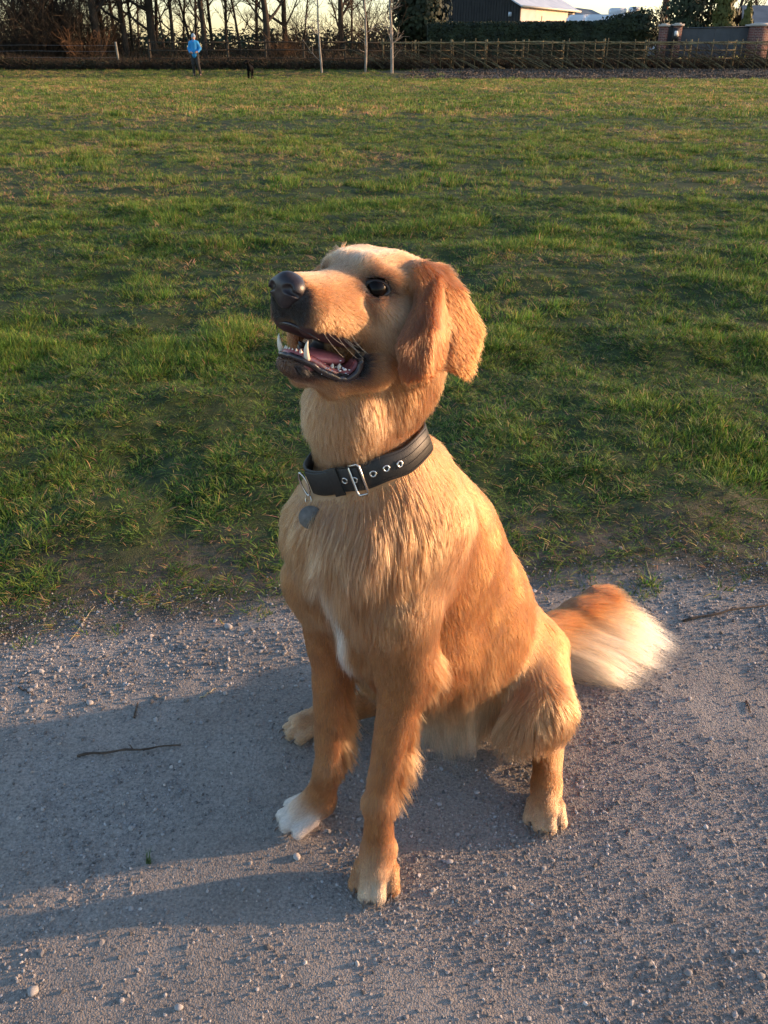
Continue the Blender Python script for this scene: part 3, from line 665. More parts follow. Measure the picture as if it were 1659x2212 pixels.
for l0, l1, m_ in ((.16, 3.3, m_mauve), (3.32, 10.6, m_cream), (11.75, LL - .16, m_cream)): quadslab(barn, 'side_wall', [bp(l0, 0, .1), bp(l1, 0, .1), bp(l1, 0, EH), bp(l0, 0, EH)], nL, .15, m_)  # first section's unlit look is painted in with the mauve colour
quadslab(barn, 'door_opening', [bp(10.62, .25, .1), bp(11.73, .25, .1), bp(11.73, .25, EH - .4), bp(10.62, .25, EH - .4)], nL, .1, m_dark)
quadslab(barn, 'lintel', [bp(10.62, 0, EH - .4), bp(11.73, 0, EH - .4), bp(11.73, 0, EH), bp(10.62, 0, EH)], nL, .15, m_dark)
dr_ = quadslab(barn, 'door', [bp(4.6, -.06, .1), bp(9.3, -.06, .1), bp(9.3, -.06, EH - .7), bp(4.6, -.06, EH - .7)], nL, .05, m_cream)
for l in np.arange(5.2, 9.1, .6): quadslab(dr_, 'plank', [bp(l, -.075, .1), bp(l + .05, -.075, .1), bp(l + .05, -.075, EH - .72), bp(l, -.075, EH - .72)], nL, .012, m_mauve)
for i, g in enumerate(np.arange(.15, W_ - .1, .30)):
    zt = EH + (RH - EH) * (1 - abs(g - W_ / 2) / (W_ / 2)) - .06; w = .10
    quadslab(barn, 'board', [bp(-.045, g, 2.0), bp(-.045, g + w, 2.0), bp(-.045, g + w, zt), bp(-.045, g, zt)], nG, .042, m_board)
for sgn, g0 in ((-1, -.35), (1, W_ + .35)):
    ze = EH - .35 * .5; nn_ = np.array([*(Gd * sgn), 2.0]);
    rf = quadslab(barn, 'roof', [bp(-.4, g0, ze + .12), bp(LL + .4, g0, ze + .12), bp(LL + .4, W_ / 2, RH + .12), bp(-.4, W_ / 2, RH + .12)], nn_, .10, m_tin)
    for l in np.arange(-.2, LL + .3, .55): quadslab(rf, 'roof_rib', [bp(l, g0, ze + .165), bp(l + .07, g0, ze + .165), bp(l + .07, W_ / 2, RH + .165), bp(l, W_ / 2, RH + .165)], nn_, .04, m_tin)
MB().tube([bp(-.4, -.42, EH - .1), bp(LL + .4, -.42, EH - .1)], .09, 6).build('gutter', m_trim, barn)
MB().box(bp(-.12, 1.0, EH - .7), (.3, .2, .35)).build('wall_lamp', mat('lamp glass', (.5, .55, .6), .3), barn)
wo = MB().box(bp(-.1, 5.6, 2.6), (1.8, .12, .7)).build('window', mat('white frame', (.6, .6, .58), .5), barn)
for d in (-.45, .0, .45): MB().box(bp(-.17, 5.6 + d, 2.6), (.34, .05, .5)).build('pane', m_dark, wo)

# ---- low grey shed and the white vehicles behind the hedge
sh = empty('shed', (27, 112, .3), 'low grey roofed shed behind the white vehicle roofs', 'shed')
p0 = world_pt(571, 8.5, 112); p1 = world_pt(604, 13.5, 112); pe = world_pt(606, 17, 112)
m_slate = noise_mat('grey sheet roof', (.10, .115, .125), (.17, .19, .20), .7, .6, .1)
zt = p0[2]; zr = world_pt(597, 10.5, 112)[2]
quadslab(sh, 'roof', [(p0[0] - 4, 112, zt - 1.6), (p1[0] + 1.2, 112, pe[2] - .3), (p1[0] - .4, 117, zr + .3), (p0[0] - 4, 117, zt + .9)], (0, -1, .8), .15, m_slate)
quadslab(sh, 'wall', [(p0[0] - 4, 112.3, .1), (p1[0] + 1.1, 112.3, .1), (p1[0] + 1.1, 112.3, pe[2] - .5), (p0[0] - 4, 112.3, zt - 1.8)], (0, -1, 0), .15, m_slate)
m_white = mat('white vehicle paint', (.72, .74, .76), .3); m_glass = mat('vehicle glass', (.03, .04, .05), .08); m_tyre = mat('tyre', (.02, .02, .02), .8); m_grey = mat('grey plastic', (.20, .21, .22), .5)
def rbox(c, size, r=.12):
    bm = bmesh.new(); bmesh.ops.create_cube(bm, size=1)
    for v in bm.verts: v.co = Vector([v.co[i] * size[i] for i in range(3)])
    bmesh.ops.bevel(bm, geom=bm.edges[:], offset=r, segments=3, affect='EDGES')
    for v in bm.verts: v.co += Vector(c)
    me = bpy.data.meshes.new('part'); bm.to_mesh(me); bm.free(); me.shade_smooth(); return me
def part(par, nm, me, m_): me.materials.append(m_); me.name = nm; c = child(nm, me, par); return c
def motorhome(px, Y, ztop, L_, label, pods):
    p = world_pt(px, 15, Y); o = empty('motorhome', (p[0], Y, gh(p[0], Y)), label, 'motorhome'); H_ = ztop - gh(p[0], Y)
    b = part(o, 'body', rbox((0, 0, H_ / 2 + .25), (L_, 2.2, H_ - .5), .18), m_white)
    part(o, 'cab', rbox((L_ / 2 + .5, 0, .95), (1.4, 2.0, 1.2), .25), m_white); part(o, 'windscreen', rbox((L_ / 2 + .55, 0, 1.75), (.9, 1.8, .6), .2), m_glass)
    for q in (-1.2, .6): part(o, 'window', rbox((q, -1.1, H_ * .62), (.9, .06, .5), .025), m_glass)
    for q in (-L_ / 2 + 1.1, L_ / 2 + .4):
        for s in (-1, 1):
            w = part(o, 'wheel', MB().tube([(q, s * .95 - .11, .36), (q, s * .95 + .11, .36)], .36, 16).mesh('w', True), m_tyre)
            part(w, 'hub', MB().tube([(q, s * 1.07 - .02, .36), (q, s * 1.07 + .02, .36)], .18, 12).mesh('w', True), m_grey)
    for (dx, w, h_, grey) in pods: part(o, 'roof_unit', rbox((dx, -.2, H_ + h_ / 2 + .0), (w, 1.0, h_), min(.07, h_ * .3)), m_white); \
        (part(o, 'vent_grille', rbox((dx, -.72, H_ + h_ / 2), (w * .6, .04, h_ * .5), .015), m_grey) if grey else None)
    return o
zt1 = world_pt(615, 14.8, 72)[2]; motorhome(617, 72, zt1, 4.6, 'white motorhome roof with two roof boxes showing over the hedge', [(-.05, 1.15, .42, False), (1.15, .62, .50, True)])
zt2 = world_pt(580, 15, 80)[2]; motorhome(580, 80, zt2, 1.9, 'small white rounded vehicle roof over the hedge beside the barn', [])

# ---- brick pillars, grey gate panels
m_brick = mat('brick', (.24, .075, .05), .85); bt = nd(m_brick, 'ShaderNodeTexBrick', i_Scale=1.0); tcb = nd(m_brick, 'ShaderNodeTexCoord')
mpb = nd(m_brick, 'ShaderNodeMapping'); mpb.inputs['Rotation'].default_value = (math.radians(90), 0, 0); lk(m_brick, tcb.outputs['Object'], mpb.inputs[0]); lk(m_brick, mpb.outputs[0], bt.inputs['Vector'])
bt.inputs['Color1'].default_value = (.17, .045, .030, 1); bt.inputs['Color2'].default_value = (.08, .028, .022, 1); bt.inputs['Mortar'].default_value = (.28, .22, .18, 1)
bt.inputs['Brick Width'].default_value = .225; bt.inputs['Row Height'].default_value = .08; bt.inputs['Mortar Size'].default_value = .009
lk(m_brick, bt.outputs['Color'], bsdf(m_brick).inputs['Base Color'])
m_cap = noise_mat('stone cap', (.42, .38, .33), (.55, .50, .44), 5, .8, .2); m_gate = noise_mat('grey gate paint', (.050, .058, .066), (.075, .083, .092), 2, .5, .05)
PY = 54.0
def pillar(pxa, pxb, ytop, label):
    xa, xb = fx(pxa, PY), fx(pxb, PY); w = xb - xa; z1 = world_pt((pxa + pxb) / 2, ytop, PY)[2]; z0 = gh(xa, PY) - .05
    o = empty('brick_pillar', ((xa + xb) / 2, PY, z0), label, 'pillar', 'brick gate pillars')
    child('shaft', MB().box((0, 0, (z1 - z0 - .1) / 2), (w, w, z1 - z0 - .1)).mesh('shaft', False, m_brick), o)
    child('cap', MB().box((0, 0, z1 - z0 - .05), (w + .14, w + .14, .10)).box((0, 0, z1 - z0 + .025), (w * .7, w * .7, .05)).mesh('cap', False, m_cap), o)
    return xa, xb, z1
pillar(656.5, 663.5, 24.5, 'ivy edged brick pillar tucked against the right end of the hedge')
pillar(669.5, 677, 24, 'slim brick pillar with meter box at the left end of the grey gate')
pillar(744.5, 762.5, 24.3, 'widest brick pillar with pale cap at the right end of the grey gate')
def gate(pxa, pxb, y0_, y1_, label):
    xa, xb = fx(pxa, PY + .1), fx(pxb, PY + .1); za = world_pt(pxa, y0_, PY)[2]; zb = world_pt(pxb, y1_, PY)[2]
    o = empty('gate_panel', ((xa + xb) / 2, PY + .1, .3), label, 'gate'); n_ = max(1, int((xb - xa) / .9))
    for i in range(n_):
        a = xa + (xb - xa) * i / n_ + .006; b = xa + (xb - xa) * (i + 1) / n_ - .006; z0 = za + (zb - za) * i / n_; z1 = za + (zb - za) * (i + 1) / n_
        quadslab(o, 'panel', [(a, PY + .08 + .01 * (i % 2), .35), (b, PY + .08 + .01 * (i % 2), .35), (b, PY + .08 + .01 * (i % 2), z1), (a, PY + .08 + .01 * (i % 2), z0)], (0, -1, 0), .05, m_gate)
    MB().tube([(xa, PY + .05, za), (xb, PY + .05, zb)], .03, 4).build('top_rail', m_gate, o)
gate(663.6, 669.4, 26.0, 26.0, 'narrow grey panel between the two slim brick pillars')
gate(677.1, 744.3, 28.2, 26.6, 'long grey gate between the slim and the widest brick pillar')
gate(762.6, 790, 26.0, 26.0, 'grey panel running out of frame beyond the widest pillar')
xm = fx(672.7, PY - .5); zm = world_pt(672.7, 36, PY)[2]
mbx = MB().box((xm, PY - .42, zm), (.34, .12, .75)).build('meter_box', mat('black box', (.02, .02, .02), .5)); tag(mbx, 'black box with white plate mounted on the slim brick pillar', 'meter box')
MB().box((xm, PY - .485, zm + .12), (.18, .02, .24)).build('plate', mat('white plate', (.7, .7, .7), .5), mbx)

# ---- garage at the right edge
GYY = 66.; xg = fx(736.5, GYY); ze = world_pt(745, 23.0, GYY)[2]; zr = world_pt(750, 5.2, GYY + 3)[2]
gar = empty('garage', (xg + 3, GYY, .3), 'brick garage with dark ribbed roof at the right edge', 'garage')
MB().box((xg + 3.2, GYY + 3, (ze + .1) / 2), (6.2, 5.6, ze - .2)).build('wall', m_brick, gar)
rf = quadslab(gar, 'roof', [(xg - .1, GYY - .2, ze), (xg + 7, GYY - .2, ze), (xg + 7, GYY + 3, zr), (xg + .9, GYY + 3, zr)], (0, -1, 1), .12, m_slate)
quadslab(gar, 'back_roof', [(xg + 7, GYY + 6.2, ze), (xg - .1, GYY + 6.2, ze), (xg + .9, GYY + 3.02, zr), (xg + 7, GYY + 3.02, zr)], (0, 1, 1), .12, m_slate)
for d in np.arange(.2, 6.8, .34):
    t0 = max(0, (1 - d) / 1.0) if d < 1 else 0
    if d >= 1: MB().tube([(xg + d, GYY - .2, ze + .03), (xg + d, GYY + 2.95, zr + .03)], .03, 4).build('roof_rib', m_slate, rf)
MB().tube([(xg - .2, GYY - .3, ze - .05), (xg + 7, GYY - .3, ze - .05)], .07, 6).build('gutter', mat('white gutter', (.7, .7, .68), .5), gar)
pv = world_pt(749.5, 17, GYY - .1); fl_ = MB().tube([(pv[0], GYY + .6, ze + .2), (pv[0], GYY + .6, world_pt(749.5, 5.5, GYY)[2])], .09, 10).build('flue', mat('galvanised steel', (.55, .57, .58), .35, .7), gar)
zc = world_pt(749.5, 4.6, GYY)[2]; MB().tube([(pv[0], GYY + .6, zc - .05), (pv[0], GYY + .6, zc + .05)], [.24, .14], 12).build('flue_cap', mat('galvanised cap', (.6, .62, .63), .35, .6), fl_)
# daffodils under the gate
df = MB(); random.seed(3)
for px in (c5(938), c5(1262), c5(1287), c5(1380), c5(1400), c5(1417), c5(1440), c5(1470)):
    x = fx(px, 52); z0 = gh(x, 52); h_ = random.uniform(.5, .62); df.tube([(x, 52, z0), (x, 52, z0 + h_)], .008, 4); df.ell((x, 51.98, z0 + h_), (.045, .045, .045), nu=6, nv=4)
df.build('daffodils', mat('yellow petals', (.75, .62, .12), .6)); bpy.data.objects['daffodils']['kind'] = 'stuff'

# ---- the walker and the black dog
pX, pY = (197 - 384) / FOC * (46 * math.cos(PITCH) + .45), 46.0; g0 = gh(pX, pY)
walker = empty('person', (pX, pY, g0), 'person in a bright blue jacket, grey hat and dark trousers walking at the far edge', 'person')
m_sk = mat('skin', (.50, .27, .19), .6); m_blue = noise_mat('blue jacket', (.02, .22, .52), (.03, .30, .62), 8, .6, .3, dist=.02); m_trous = noise_mat('dark trousers', (.022, .022, .022), (.05, .045, .04), 8, .9, .3, dist=.02)
S_ = lambda me, nm: child(nm, me, walker)
body = [((0, 0, .92), (0, 0, 1.40), .13, .14), ((0, 0, 1.38), (.01, -.01, 1.52), .06, .055), ((.012, -.02, 1.60), (.012, -.015, 1.66), .082, .088), ((.012, -.10, 1.60), (.012, -.112, 1.585), .014, .016),
        ((-.17, 0, 1.42), (-.25, -.02, 1.15), .055, .045), ((-.25, -.02, 1.15), (-.16, -.20, 1.0), .042, .03), ((.17, 0, 1.42), (.27, .0, 1.16), .055, .045), ((.27, 0, 1.16), (.20, -.20, 1.02), .042, .03),
        ((-.09, 0, .9), (-.10, -.06, .50), .085, .06), ((-.10, -.06, .50), (-.11, .05, .09), .058, .038), ((.09, 0, .9), (.13, -.10, .50), .085, .06), ((.13, -.10, .50), (.19, .0, .09), .058, .038),
        ((-.11, .05, .06), (-.12, -.12, .035), .04, .03), ((.19, 0, .06), (.21, -.17, .035), .04, .03)]
for s, hx, hz in ((-1, -.16, 1.0), (1, .20, 1.02)):
    body.append(((hx, -.20, hz), (hx * .6 + .01, -.25, hz - .02), .036, .030))
    for q in range(4): body.append(((hx * .6 + .01, -.25, hz - .02), (hx * .35 + .01, -.265 - .004 * q, hz - .005 - .018 * q), .012, .009))
    body.append(((hx * .8, -.22, hz), (hx * .6, -.25, hz + .045), .012, .009))
S_(sdf_mesh('body', body, .014, .03, m_sk), 'body')
S_(sdf_mesh('jacket', [((0, 0, .90), (0, .0, 1.05), .175, .165), ((0, 0, 1.05), (0, .01, 1.36), .165, .17), ((-.12, 0, 1.40), (.12, 0, 1.40), .095, .095), ((0, 0, 1.46), (0, 0, 1.50), .082, .08),
        ((-.17, 0, 1.41), (-.255, -.02, 1.15), .080, .070), ((-.255, -.02, 1.15), (-.175, -.18, 1.0), .066, .052), ((.17, 0, 1.41), (.275, 0, 1.16), .080, .070), ((.275, 0, 1.16), (.21, -.18, 1.02), .066, .052)], .016, .05, m_blue), 'jacket')
S_(sdf_mesh('trousers', [((-.07, 0, .90), (.07, 0, .90), .14, .14), ((-.09, 0, .86), (-.10, -.06, .50), .115, .085), ((-.10, -.06, .50), (-.11, .05, .12), .082, .066), ((.09, 0, .86), (.13, -.10, .50), .115, .085), ((.13, -.10, .50), (.19, 0, .12), .082, .066)], .016, .04, m_trous), 'trousers')
for x, y in ((-.11, .05), (.19, 0)): S_(sdf_mesh('boot', [((x, y, .10), (x, y, .05), .055, .05), ((x, y, .045), (x + .01, y - .16, .035), .05, .038)], .012, .03, m_tyre), 'boot')
S_(sdf_mesh('hat', [((.012, -.005, 1.685), (.012, .0, 1.72), .100, .085), ((.012, .01, 1.66), (.012, .01, 1.67), .098, .098)], .012, .03, mat('grey wool', (.28, .36, .42), .9)), 'hat')
bX, bY = (250 - 384) / FOC * (42.6 * math.cos(PITCH) + .45), 42.6
bd_ = sdf_mesh('black_dog', [((0, .0, .50), (.05, .50, .50), .115, .095), ((0, -.03, .46), (0, .02, .50), .11, .12), ((-.02, -.08, .56), (-.06, -.18, .68), .075, .062), ((-.06, -.18, .71), (-.07, -.19, .72), .072, .07), ((-.09, -.22, .70), (-.17, -.32, .67), .040, .028),
    ((-.07, .00, .42), (-.075, -.01, .22), .042, .028), ((-.075, -.01, .22), (-.075, -.02, .03), .026, .022), ((.07, .0, .42), (.075, -.02, .22), .042, .028), ((.075, -.02, .22), (.075, -.03, .03), .026, .022), ((-.075, -.03, .025), (-.08, -.07, .022), .024, .02), ((.075, -.04, .025), (.07, -.08, .022), .024, .02),
    ((-.03, .50, .46), (-.04, .44, .30), .075, .045), ((-.04, .44, .30), (-.04, .56, .19), .038, .024), ((-.04, .56, .19), (-.04, .53, .03), .023, .020), ((.12, .50, .46), (.13, .46, .30), .075, .045), ((.13, .46, .30), (.13, .58, .19), .038, .024), ((.13, .58, .19), (.13, .54, .03), .023, .020), ((-.04, .53, .025), (-.05, .48, .022), .024, .02), ((.13, .54, .025), (.12, .49, .022), .024, .02),
    ((.05, .56, .55), (.09, .72, .50), .030, .022), ((.09, .72, .50), (.13, .82, .42), .022, .012)], .013, .04, mat('black coat', (.004, .004, .004), .8, spec=.08))
bdo = link_obj('black_dog', bd_); bdo.location = (bX, bY, gh(bX, bY)); bdo.rotation_euler = (0, 0, .12); tag(bdo, 'black dog standing on the grass at the far side of the field', 'dog')
for s in (-1, 1):
    e = child('ear', sdf_mesh('ear', [((-.055 + s * .06, -.165, .755), (-.055 + s * .095, -.165, .68), .024, .030)], .008, .01, bd_.materials[0]), bdo)
# ================================================================== the sitting dog
def frame(o, h, pitch):
    h = np.array([h[0], h[1], 0.]); h /= np.linalg.norm(h)
    return (np.array(o), h * math.cos(pitch) + np.array([0, 0, math.sin(pitch)]), np.array([-h[1], h[0], 0.]),
            np.cross(h * math.cos(pitch) + np.array([0, 0, math.sin(pitch)]), np.array([-h[1], h[0], 0.])))
HF = frame((-.0139, .8279, .7220), (-.61, -.79), math.radians(18))   # head: forward, left, up
DF = frame((.2, 1.1, 0), (-.61, -.79), 0)                           # body
def fp(fr, p): return fr[0] + p[0] * fr[1] + p[1] * fr[2] + p[2] * fr[3]
def fv(fr, p): return p[0] * fr[1] + p[1] * fr[2] + p[2] * fr[3]
def Hh(*p): return fp(HF, p)
def Dd(*p): return fp(DF, p)
def to_local(fr, P): return (P - fr[0]) @ np.stack([fr[1], fr[2], fr[3]]).T

GOLD = np.array([.54, .265, .088]); LGOLD = np.array([.55, .305, .130]); CREAM = np.array([.76, .60, .42])
WHITE = np.array([.82, .77, .70]); RED = np.array([.36, .125, .034]); TAN = np.array([.49, .245, .092])
BELLY = np.array([.72, .50, .34])
PR = []; TOES = []
def cone(a, b, ra, rb, k=.02, col=GOLD, L=.022, flow=None, lift=.12, grp=0):
    a = np.array(a, float); b = np.array(b, float)
    PR.append(dict(t='c', a=a, b=b, ra=ra, rb=rb, k=k, col=col, L=L, flow=(b - a if flow is None else np.array(flow)), lift=lift, grp=grp))
def ell(c, r, axes=None, k=.02, col=GOLD, L=.022, flow=(0, 0, -1), lift=.12, grp=0):
    PR.append(dict(t='e', c=np.array(c, float), r=np.array(r, float), R=np.eye(3) if axes is None else np.array(axes), k=k, col=col, L=L,
                   flow=np.array(flow, float), lift=lift, grp=grp))
def dist(p, X):
    if p['t'] == 'c':
        ab = p['b'] - p['a']; l2 = ab @ ab
        h = np.clip(((X - p['a']) @ ab) / l2, 0, 1)
        D = X - p['a'] - h[..., None] * ab.astype(X.dtype)
        return np.sqrt((D * D).sum(-1)) - (p['ra'] + (p['rb'] - p['ra']) * h)
    if p['t'] == 't':
        best = None
        for a, b, c in p['tris']:
            ab, ac = b - a, c - a; nn = np.cross(ab, ac); W = X - a; n2 = nn @ nn
            g = (np.cross(ab, W) @ nn) / n2; b_ = (np.cross(W, ac) @ nn) / n2; a_ = 1 - g - b_
            ins = (a_ >= 0) & (b_ >= 0) & (g >= 0); d2 = (W @ nn) ** 2 / n2
            e = None
            for u, v in ((a, b), (b, c), (c, a)):
                uv = v - u; h = np.clip(((X - u) @ uv) / (uv @ uv), 0, 1); dd = ((X - u - h[..., None] * uv) ** 2).sum(-1)
                e = dd if e is None else np.minimum(e, dd)
            d = np.where(ins, d2, e); best = d if best is None else np.minimum(best, d)
        return np.sqrt(best) - p['r']
    q = (X - p['c'].astype(X.dtype)) @ p['R'].T.astype(X.dtype)
    k0 = np.sqrt(((q / p['r']) ** 2).sum(-1)); k1 = np.sqrt(((q / p['r'] ** 2) ** 2).sum(-1)) + 1e-9
    return k0 * (k0 - 1) / k1
def axes_from(fr, fwd, up):
    """orthonormal rows: fwd, left, up given in the frame's coordinates"""
    a = fv(fr, fwd); a = a / np.linalg.norm(a); u = fv(fr, up); u = u - a * (u @ a); u /= np.linalg.norm(u)
    return np.stack([a, np.cross(u, a), u])
DA = np.stack([DF[1], DF[2], DF[3]]); HA = np.stack([HF[1], HF[2], HF[3]])
back_dn = fv(DF, (-.45, 0, -1))
# torso
tor = axes_from(DF, (.42, 0, 1), (1, 0, 0))
ell(Dd(.09, -.005, .155), (.100, .088, .120), DA, .03, GOLD, .03, back_dn)
cone(Dd(.06, .035, .085), Dd(.06, -.045, .085), .070, .075, .03, GOLD, .035, back_dn)
cone(Dd(.09, -.006, .22), Dd(.195, -.004, .38), .074, .072, .03, GOLD, .022, back_dn)
ell(Dd(.238, -.004, .335), (.20, .088, .104), tor, .05, GOLD, .022, fv(DF, (-.25, 0, -1)))
cone(Dd(.24, -.004, .43), Dd(.275, -.008, .485), .068, .062, .03, TAN, .028, fv(DF, (-.3, .2, -1)))
ell(Dd(.340, -.006, .435), (.070, .062, .10), DA, .06, LGOLD, .030, fv(DF, (.15, .0, -1)), .14)
ell(Dd(.345, 0, .335), (.052, .052, .07), DA, .03, LGOLD, .028, fv(DF, (.1, 0, -1)), .16)
cone(Dd(.265, .005, .25), Dd(.165, .005, .15), .078, .082, .03, GOLD, .028, fv(DF, (-.1, .15, -1)), .1)
ell(Dd(.150, .030, .215), (.080, .072, .110), DA, .05, GOLD, .020, fv(DF, (-.2, 0, -1)))
cone(Dd(.31, -.045, .485), Dd(.365, -.055, .455), .052, .046, .08, LGOLD, .024, fv(DF, (.1, -.1, -1)), .12)
cone(Dd(.32, .020, .465), Dd(.360, .018, .445), .046, .044, .05, LGOLD, .030, fv(DF, (.1, .1, -1)), .16)
# neck
cone(Dd(.305, -.012, .48), Dd(.337, -.020, .60), .066, .052, .03, TAN, .030, fv(DF, (-.1, .1, -1)))
cone(Dd(.337, -.020, .58), Dd(.322, -.012, .68), .050, .046, .03, TAN, .026, fv(DF, (-.1, .1, -1)))
ell(Dd(.380, -.008, .618), (.038, .046, .050), DA, .02, LGOLD, .026, fv(DF, (.1, .3, -1)), .25)
# front legs
for s, wr, pc, pdir in ((1, Dd(.405, .052, .105), np.array([-.010, .716, .0]), (-.16, -1)), (-1, Dd(.395, -.041, .10), np.array([-.107, .811, .0]), (-.93, -.30))):
    cone(Dd(.29, s * .045 - .008, .455), Dd(.360, s * .055 - .012, .375), .048, .044, .03, LGOLD, .022)
    cone(Dd(.360, s * .055 - .012, .375), Dd(.345, s * .060 - .009, .275), .044, .031, .025, LGOLD, .018, fv(DF, (-.2, 0, -1)))
    cone(Dd(.352, s * .059 - .008, .29), wr, .0265, .0160, .02, TAN, .012)
    pd = np.array([pdir[0], pdir[1], 0.]); pd /= np.linalg.norm(pd)
    pc = pc + np.array([0, 0, .0]); sd = np.array([-pd[1], pd[0], 0])
    past = pc - pd * .018 + np.array([0, 0, .035])
    cone(wr, past, .0165, .0195, .015, TAN, .010)
    cone(past, pc + pd * .004 + np.array([0, 0, .020]), .021, .021, .012, TAN, .010, pd - np.array([0, 0, .3]))
    for j, (o, f) in enumerate(((-.0235, .012), (-.0085, .026), (.0085, .026), (.0235, .012))):
        c0 = pc + sd * o * .75 + pd * (f - .016) + np.array([0, 0, .022]); c1 = pc + sd * o + pd * (f + .006) + np.array([0, 0, .0115])
        white = (s == -1 and j < 4) or (s == 1 and j in (1, 2))
        cone(c0, c1, .0105, .0095, .0035, WHITE if (white and s == -1) else (CREAM if white else TAN), .007, pd - np.array([0, 0, .5]), .1, 2); TOES.append((c1, pd))
# hind legs
for s, knee, hock, toe, hip in ((1, Dd(.145, .138, .125), np.array([.252, .952, .045]), np.array([.226, .815, 0]), Dd(.080, .070, .14)),
                                (-1, Dd(.20, -.15, .15), np.array([.02, 1.03, .04]), np.array([-.125, .983, 0]), Dd(.09, -.075, .165))):
    cone(hip, knee, .074, .045, .03, GOLD, .024, fv(DF, (.2, 0, -1)))
    cone(knee, hock, .045, .027, .025, LGOLD, .027, fv(DF, (-.3, 0, -1)))
    pd = toe - hock; pd[2] = 0; pd /= np.linalg.norm(pd); sd = np.array([-pd[1], pd[0], 0])
    cone(hock, toe - pd * .03 + np.array([0, 0, .026]), .023, .019, .015, TAN, .010)
    cone(toe - pd * .04 + np.array([0, 0, .024]), toe + np.array([0, 0, .018]), .019, .0185, .010, TAN, .009, pd - np.array([0, 0, .3]))
    for j, (o, f) in enumerate(((-.021, .008), (-.0075, .020), (.0075, .020), (.021, .008))):
        c0 = toe + sd * o * .75 + pd * (f - .018) + np.array([0, 0, .020]); c1 = toe + sd * o + pd * (f + .004) + np.array([0, 0, .0105])
        cone(c0, c1, .0095, .0088, .0035, LGOLD * .5 + CREAM * .5, .007, pd - np.array([0, 0, .5]), .1, 2); TOES.append((c1, pd))
# tail: lies on the ground behind and to the side
TAILP = [np.array(p) for p in ((.20, 1.08, .10), (.245, 1.12, .070), (.295, 1.165, .058), (.345, 1.205, .062), (.385, 1.240, .072))]
for i in range(4):
    cone(TAILP[i], TAILP[i + 1], .036 - .002 * i, .034 - .002 * i, .02, GOLD if i < 3 else TAN, .03, np.array([.85, .22, -.05]), .10)
# head, upper
ell(Hh(-.018, 0, .010), (.066, .049, .042), HA, .015, LGOLD, .010, fv(HF, (-1, 0, .1)), .15)
cone(Hh(.031, .015, .029), Hh(.0, .021, .031), .0175, .022, .012, LGOLD, .008, fv(HF, (-1, 0, .1)), .15)
cone(Hh(.029, -.013, .029), Hh(.0, -.020, .031), .0175, .022, .012, LGOLD, .008, fv(HF, (-1, 0, .1)), .15)
for s in (1, -1):
    cone(Hh(.030, s * .034, -.004), Hh(-.015, s * .046, -.012), .016, .024, .015, LGOLD, .010, fv(HF, (-1, 0, -.5)), .15)
    cone(Hh(.035, s * .024, -.022), Hh(-.01, s * .036, -.035), .022, .026, .015, LGOLD, .012, fv(HF, (-1, 0, -.6)), .15)
    cone(Hh(.055, s * .011, .000), Hh(.108, s * .009, -.006), .0225, .0165, .010, LGOLD, .006, fv(HF, (-1, 0, -.2)), .12)
    cone(Hh(.060, s * .021, -.027), Hh(.101, s * .0135, -.0235), .0165, .0145, .008, LGOLD, .006, fv(HF, (-.8, 0, -.8)), .12)
    cone(Hh(.045, s * .022, -.012), Hh(.095, s * .015, -.014), .019, .017, .010, LGOLD, .006, fv(HF, (-.8, 0, -.6)), .12)
cone(Hh(.040, 0, .014), Hh(.062, 0, .007), .019, .014, .012, LGOLD, .006, fv(HF, (-1, 0, 0)), .1)
cone(Hh(.060, 0, .007), Hh(.118, 0, .003), .0130, .0105, .008, LGOLD, .005, fv(HF, (-1, 0, 0)), .1)
cone(Hh(-.04, 0, -.005), Dd(.315, 0, .66), .050, .054, .03, TAN, .020, fv(HF, (-.6, 0, -1)), .12)
for s in (1, -1):
    cone(Hh(-.02, s * .028, -.045), Dd(.33, s * .01, .64), .030, .045, .02, TAN, .022, fv(HF, (-.7, 0, -1)), .15)
for s in (1, -1):
    cone(Hh(.034, s * .0300, .0275), Hh(.020, s * .0400, .0265), .0085, .009, .008, LGOLD, .008, fv(HF, (-1, s * .3, .1)), .15)
# lower jaw
ell(Hh(.0970, 0, -.0655), (.0140, .0175, .0078), HA, .006, LGOLD, .006, fv(HF, (-1, 0, -.6)), .15, grp=1)
for s in (1, -1):
    cone(Hh(.095, s * .009, -.0665), Hh(.060, s * .022, -.0755), .0080, .0090, .006, LGOLD, .007, fv(HF, (-1, 0, -.5)), .15, grp=1)
    cone(Hh(.060, s * .022, -.078), Hh(.022, s * .033, -.058), .0100, .021, .010, LGOLD, .010, fv(HF, (-1, 0, -.5)), .15, grp=1)
cone(Hh(.088, 0, -.070), Hh(.03, 0, -.078), .0085, .015, .012, LGOLD, .008, fv(HF, (-1, 0, -.3)), .15, grp=1)
cone(Hh(.03, 0, -.078), Dd(.335, 0, .655), .018, .024, .015, TAN, .014, fv(HF, (-1, 0, -.5)), .15, grp=1)
EAR = {'A': (-0.0036, 0.05, 0.043), 'B': (0.0117, 0.067, 0.0089), 'C': (0.0326, 0.07, -0.0295), 'D': (0.0172, 0.072, -0.0565), 'E': (0.0081, 0.084, -0.0498), 'F': (0.0131, 0.084, -0.01), 'G': (-0.0095, 0.063, 0.0356), 'V': (-0.0208, 0.08, -0.0388), 'I': (-0.0249, 0.076, -0.0017), 'J': (-0.0677, 0.088, -0.0023), 'K': (-0.0537, 0.094, -0.0435), 'L': (-0.0393, 0.076, 0.0281), 'M': (-0.0376, 0.056, 0.0435), }
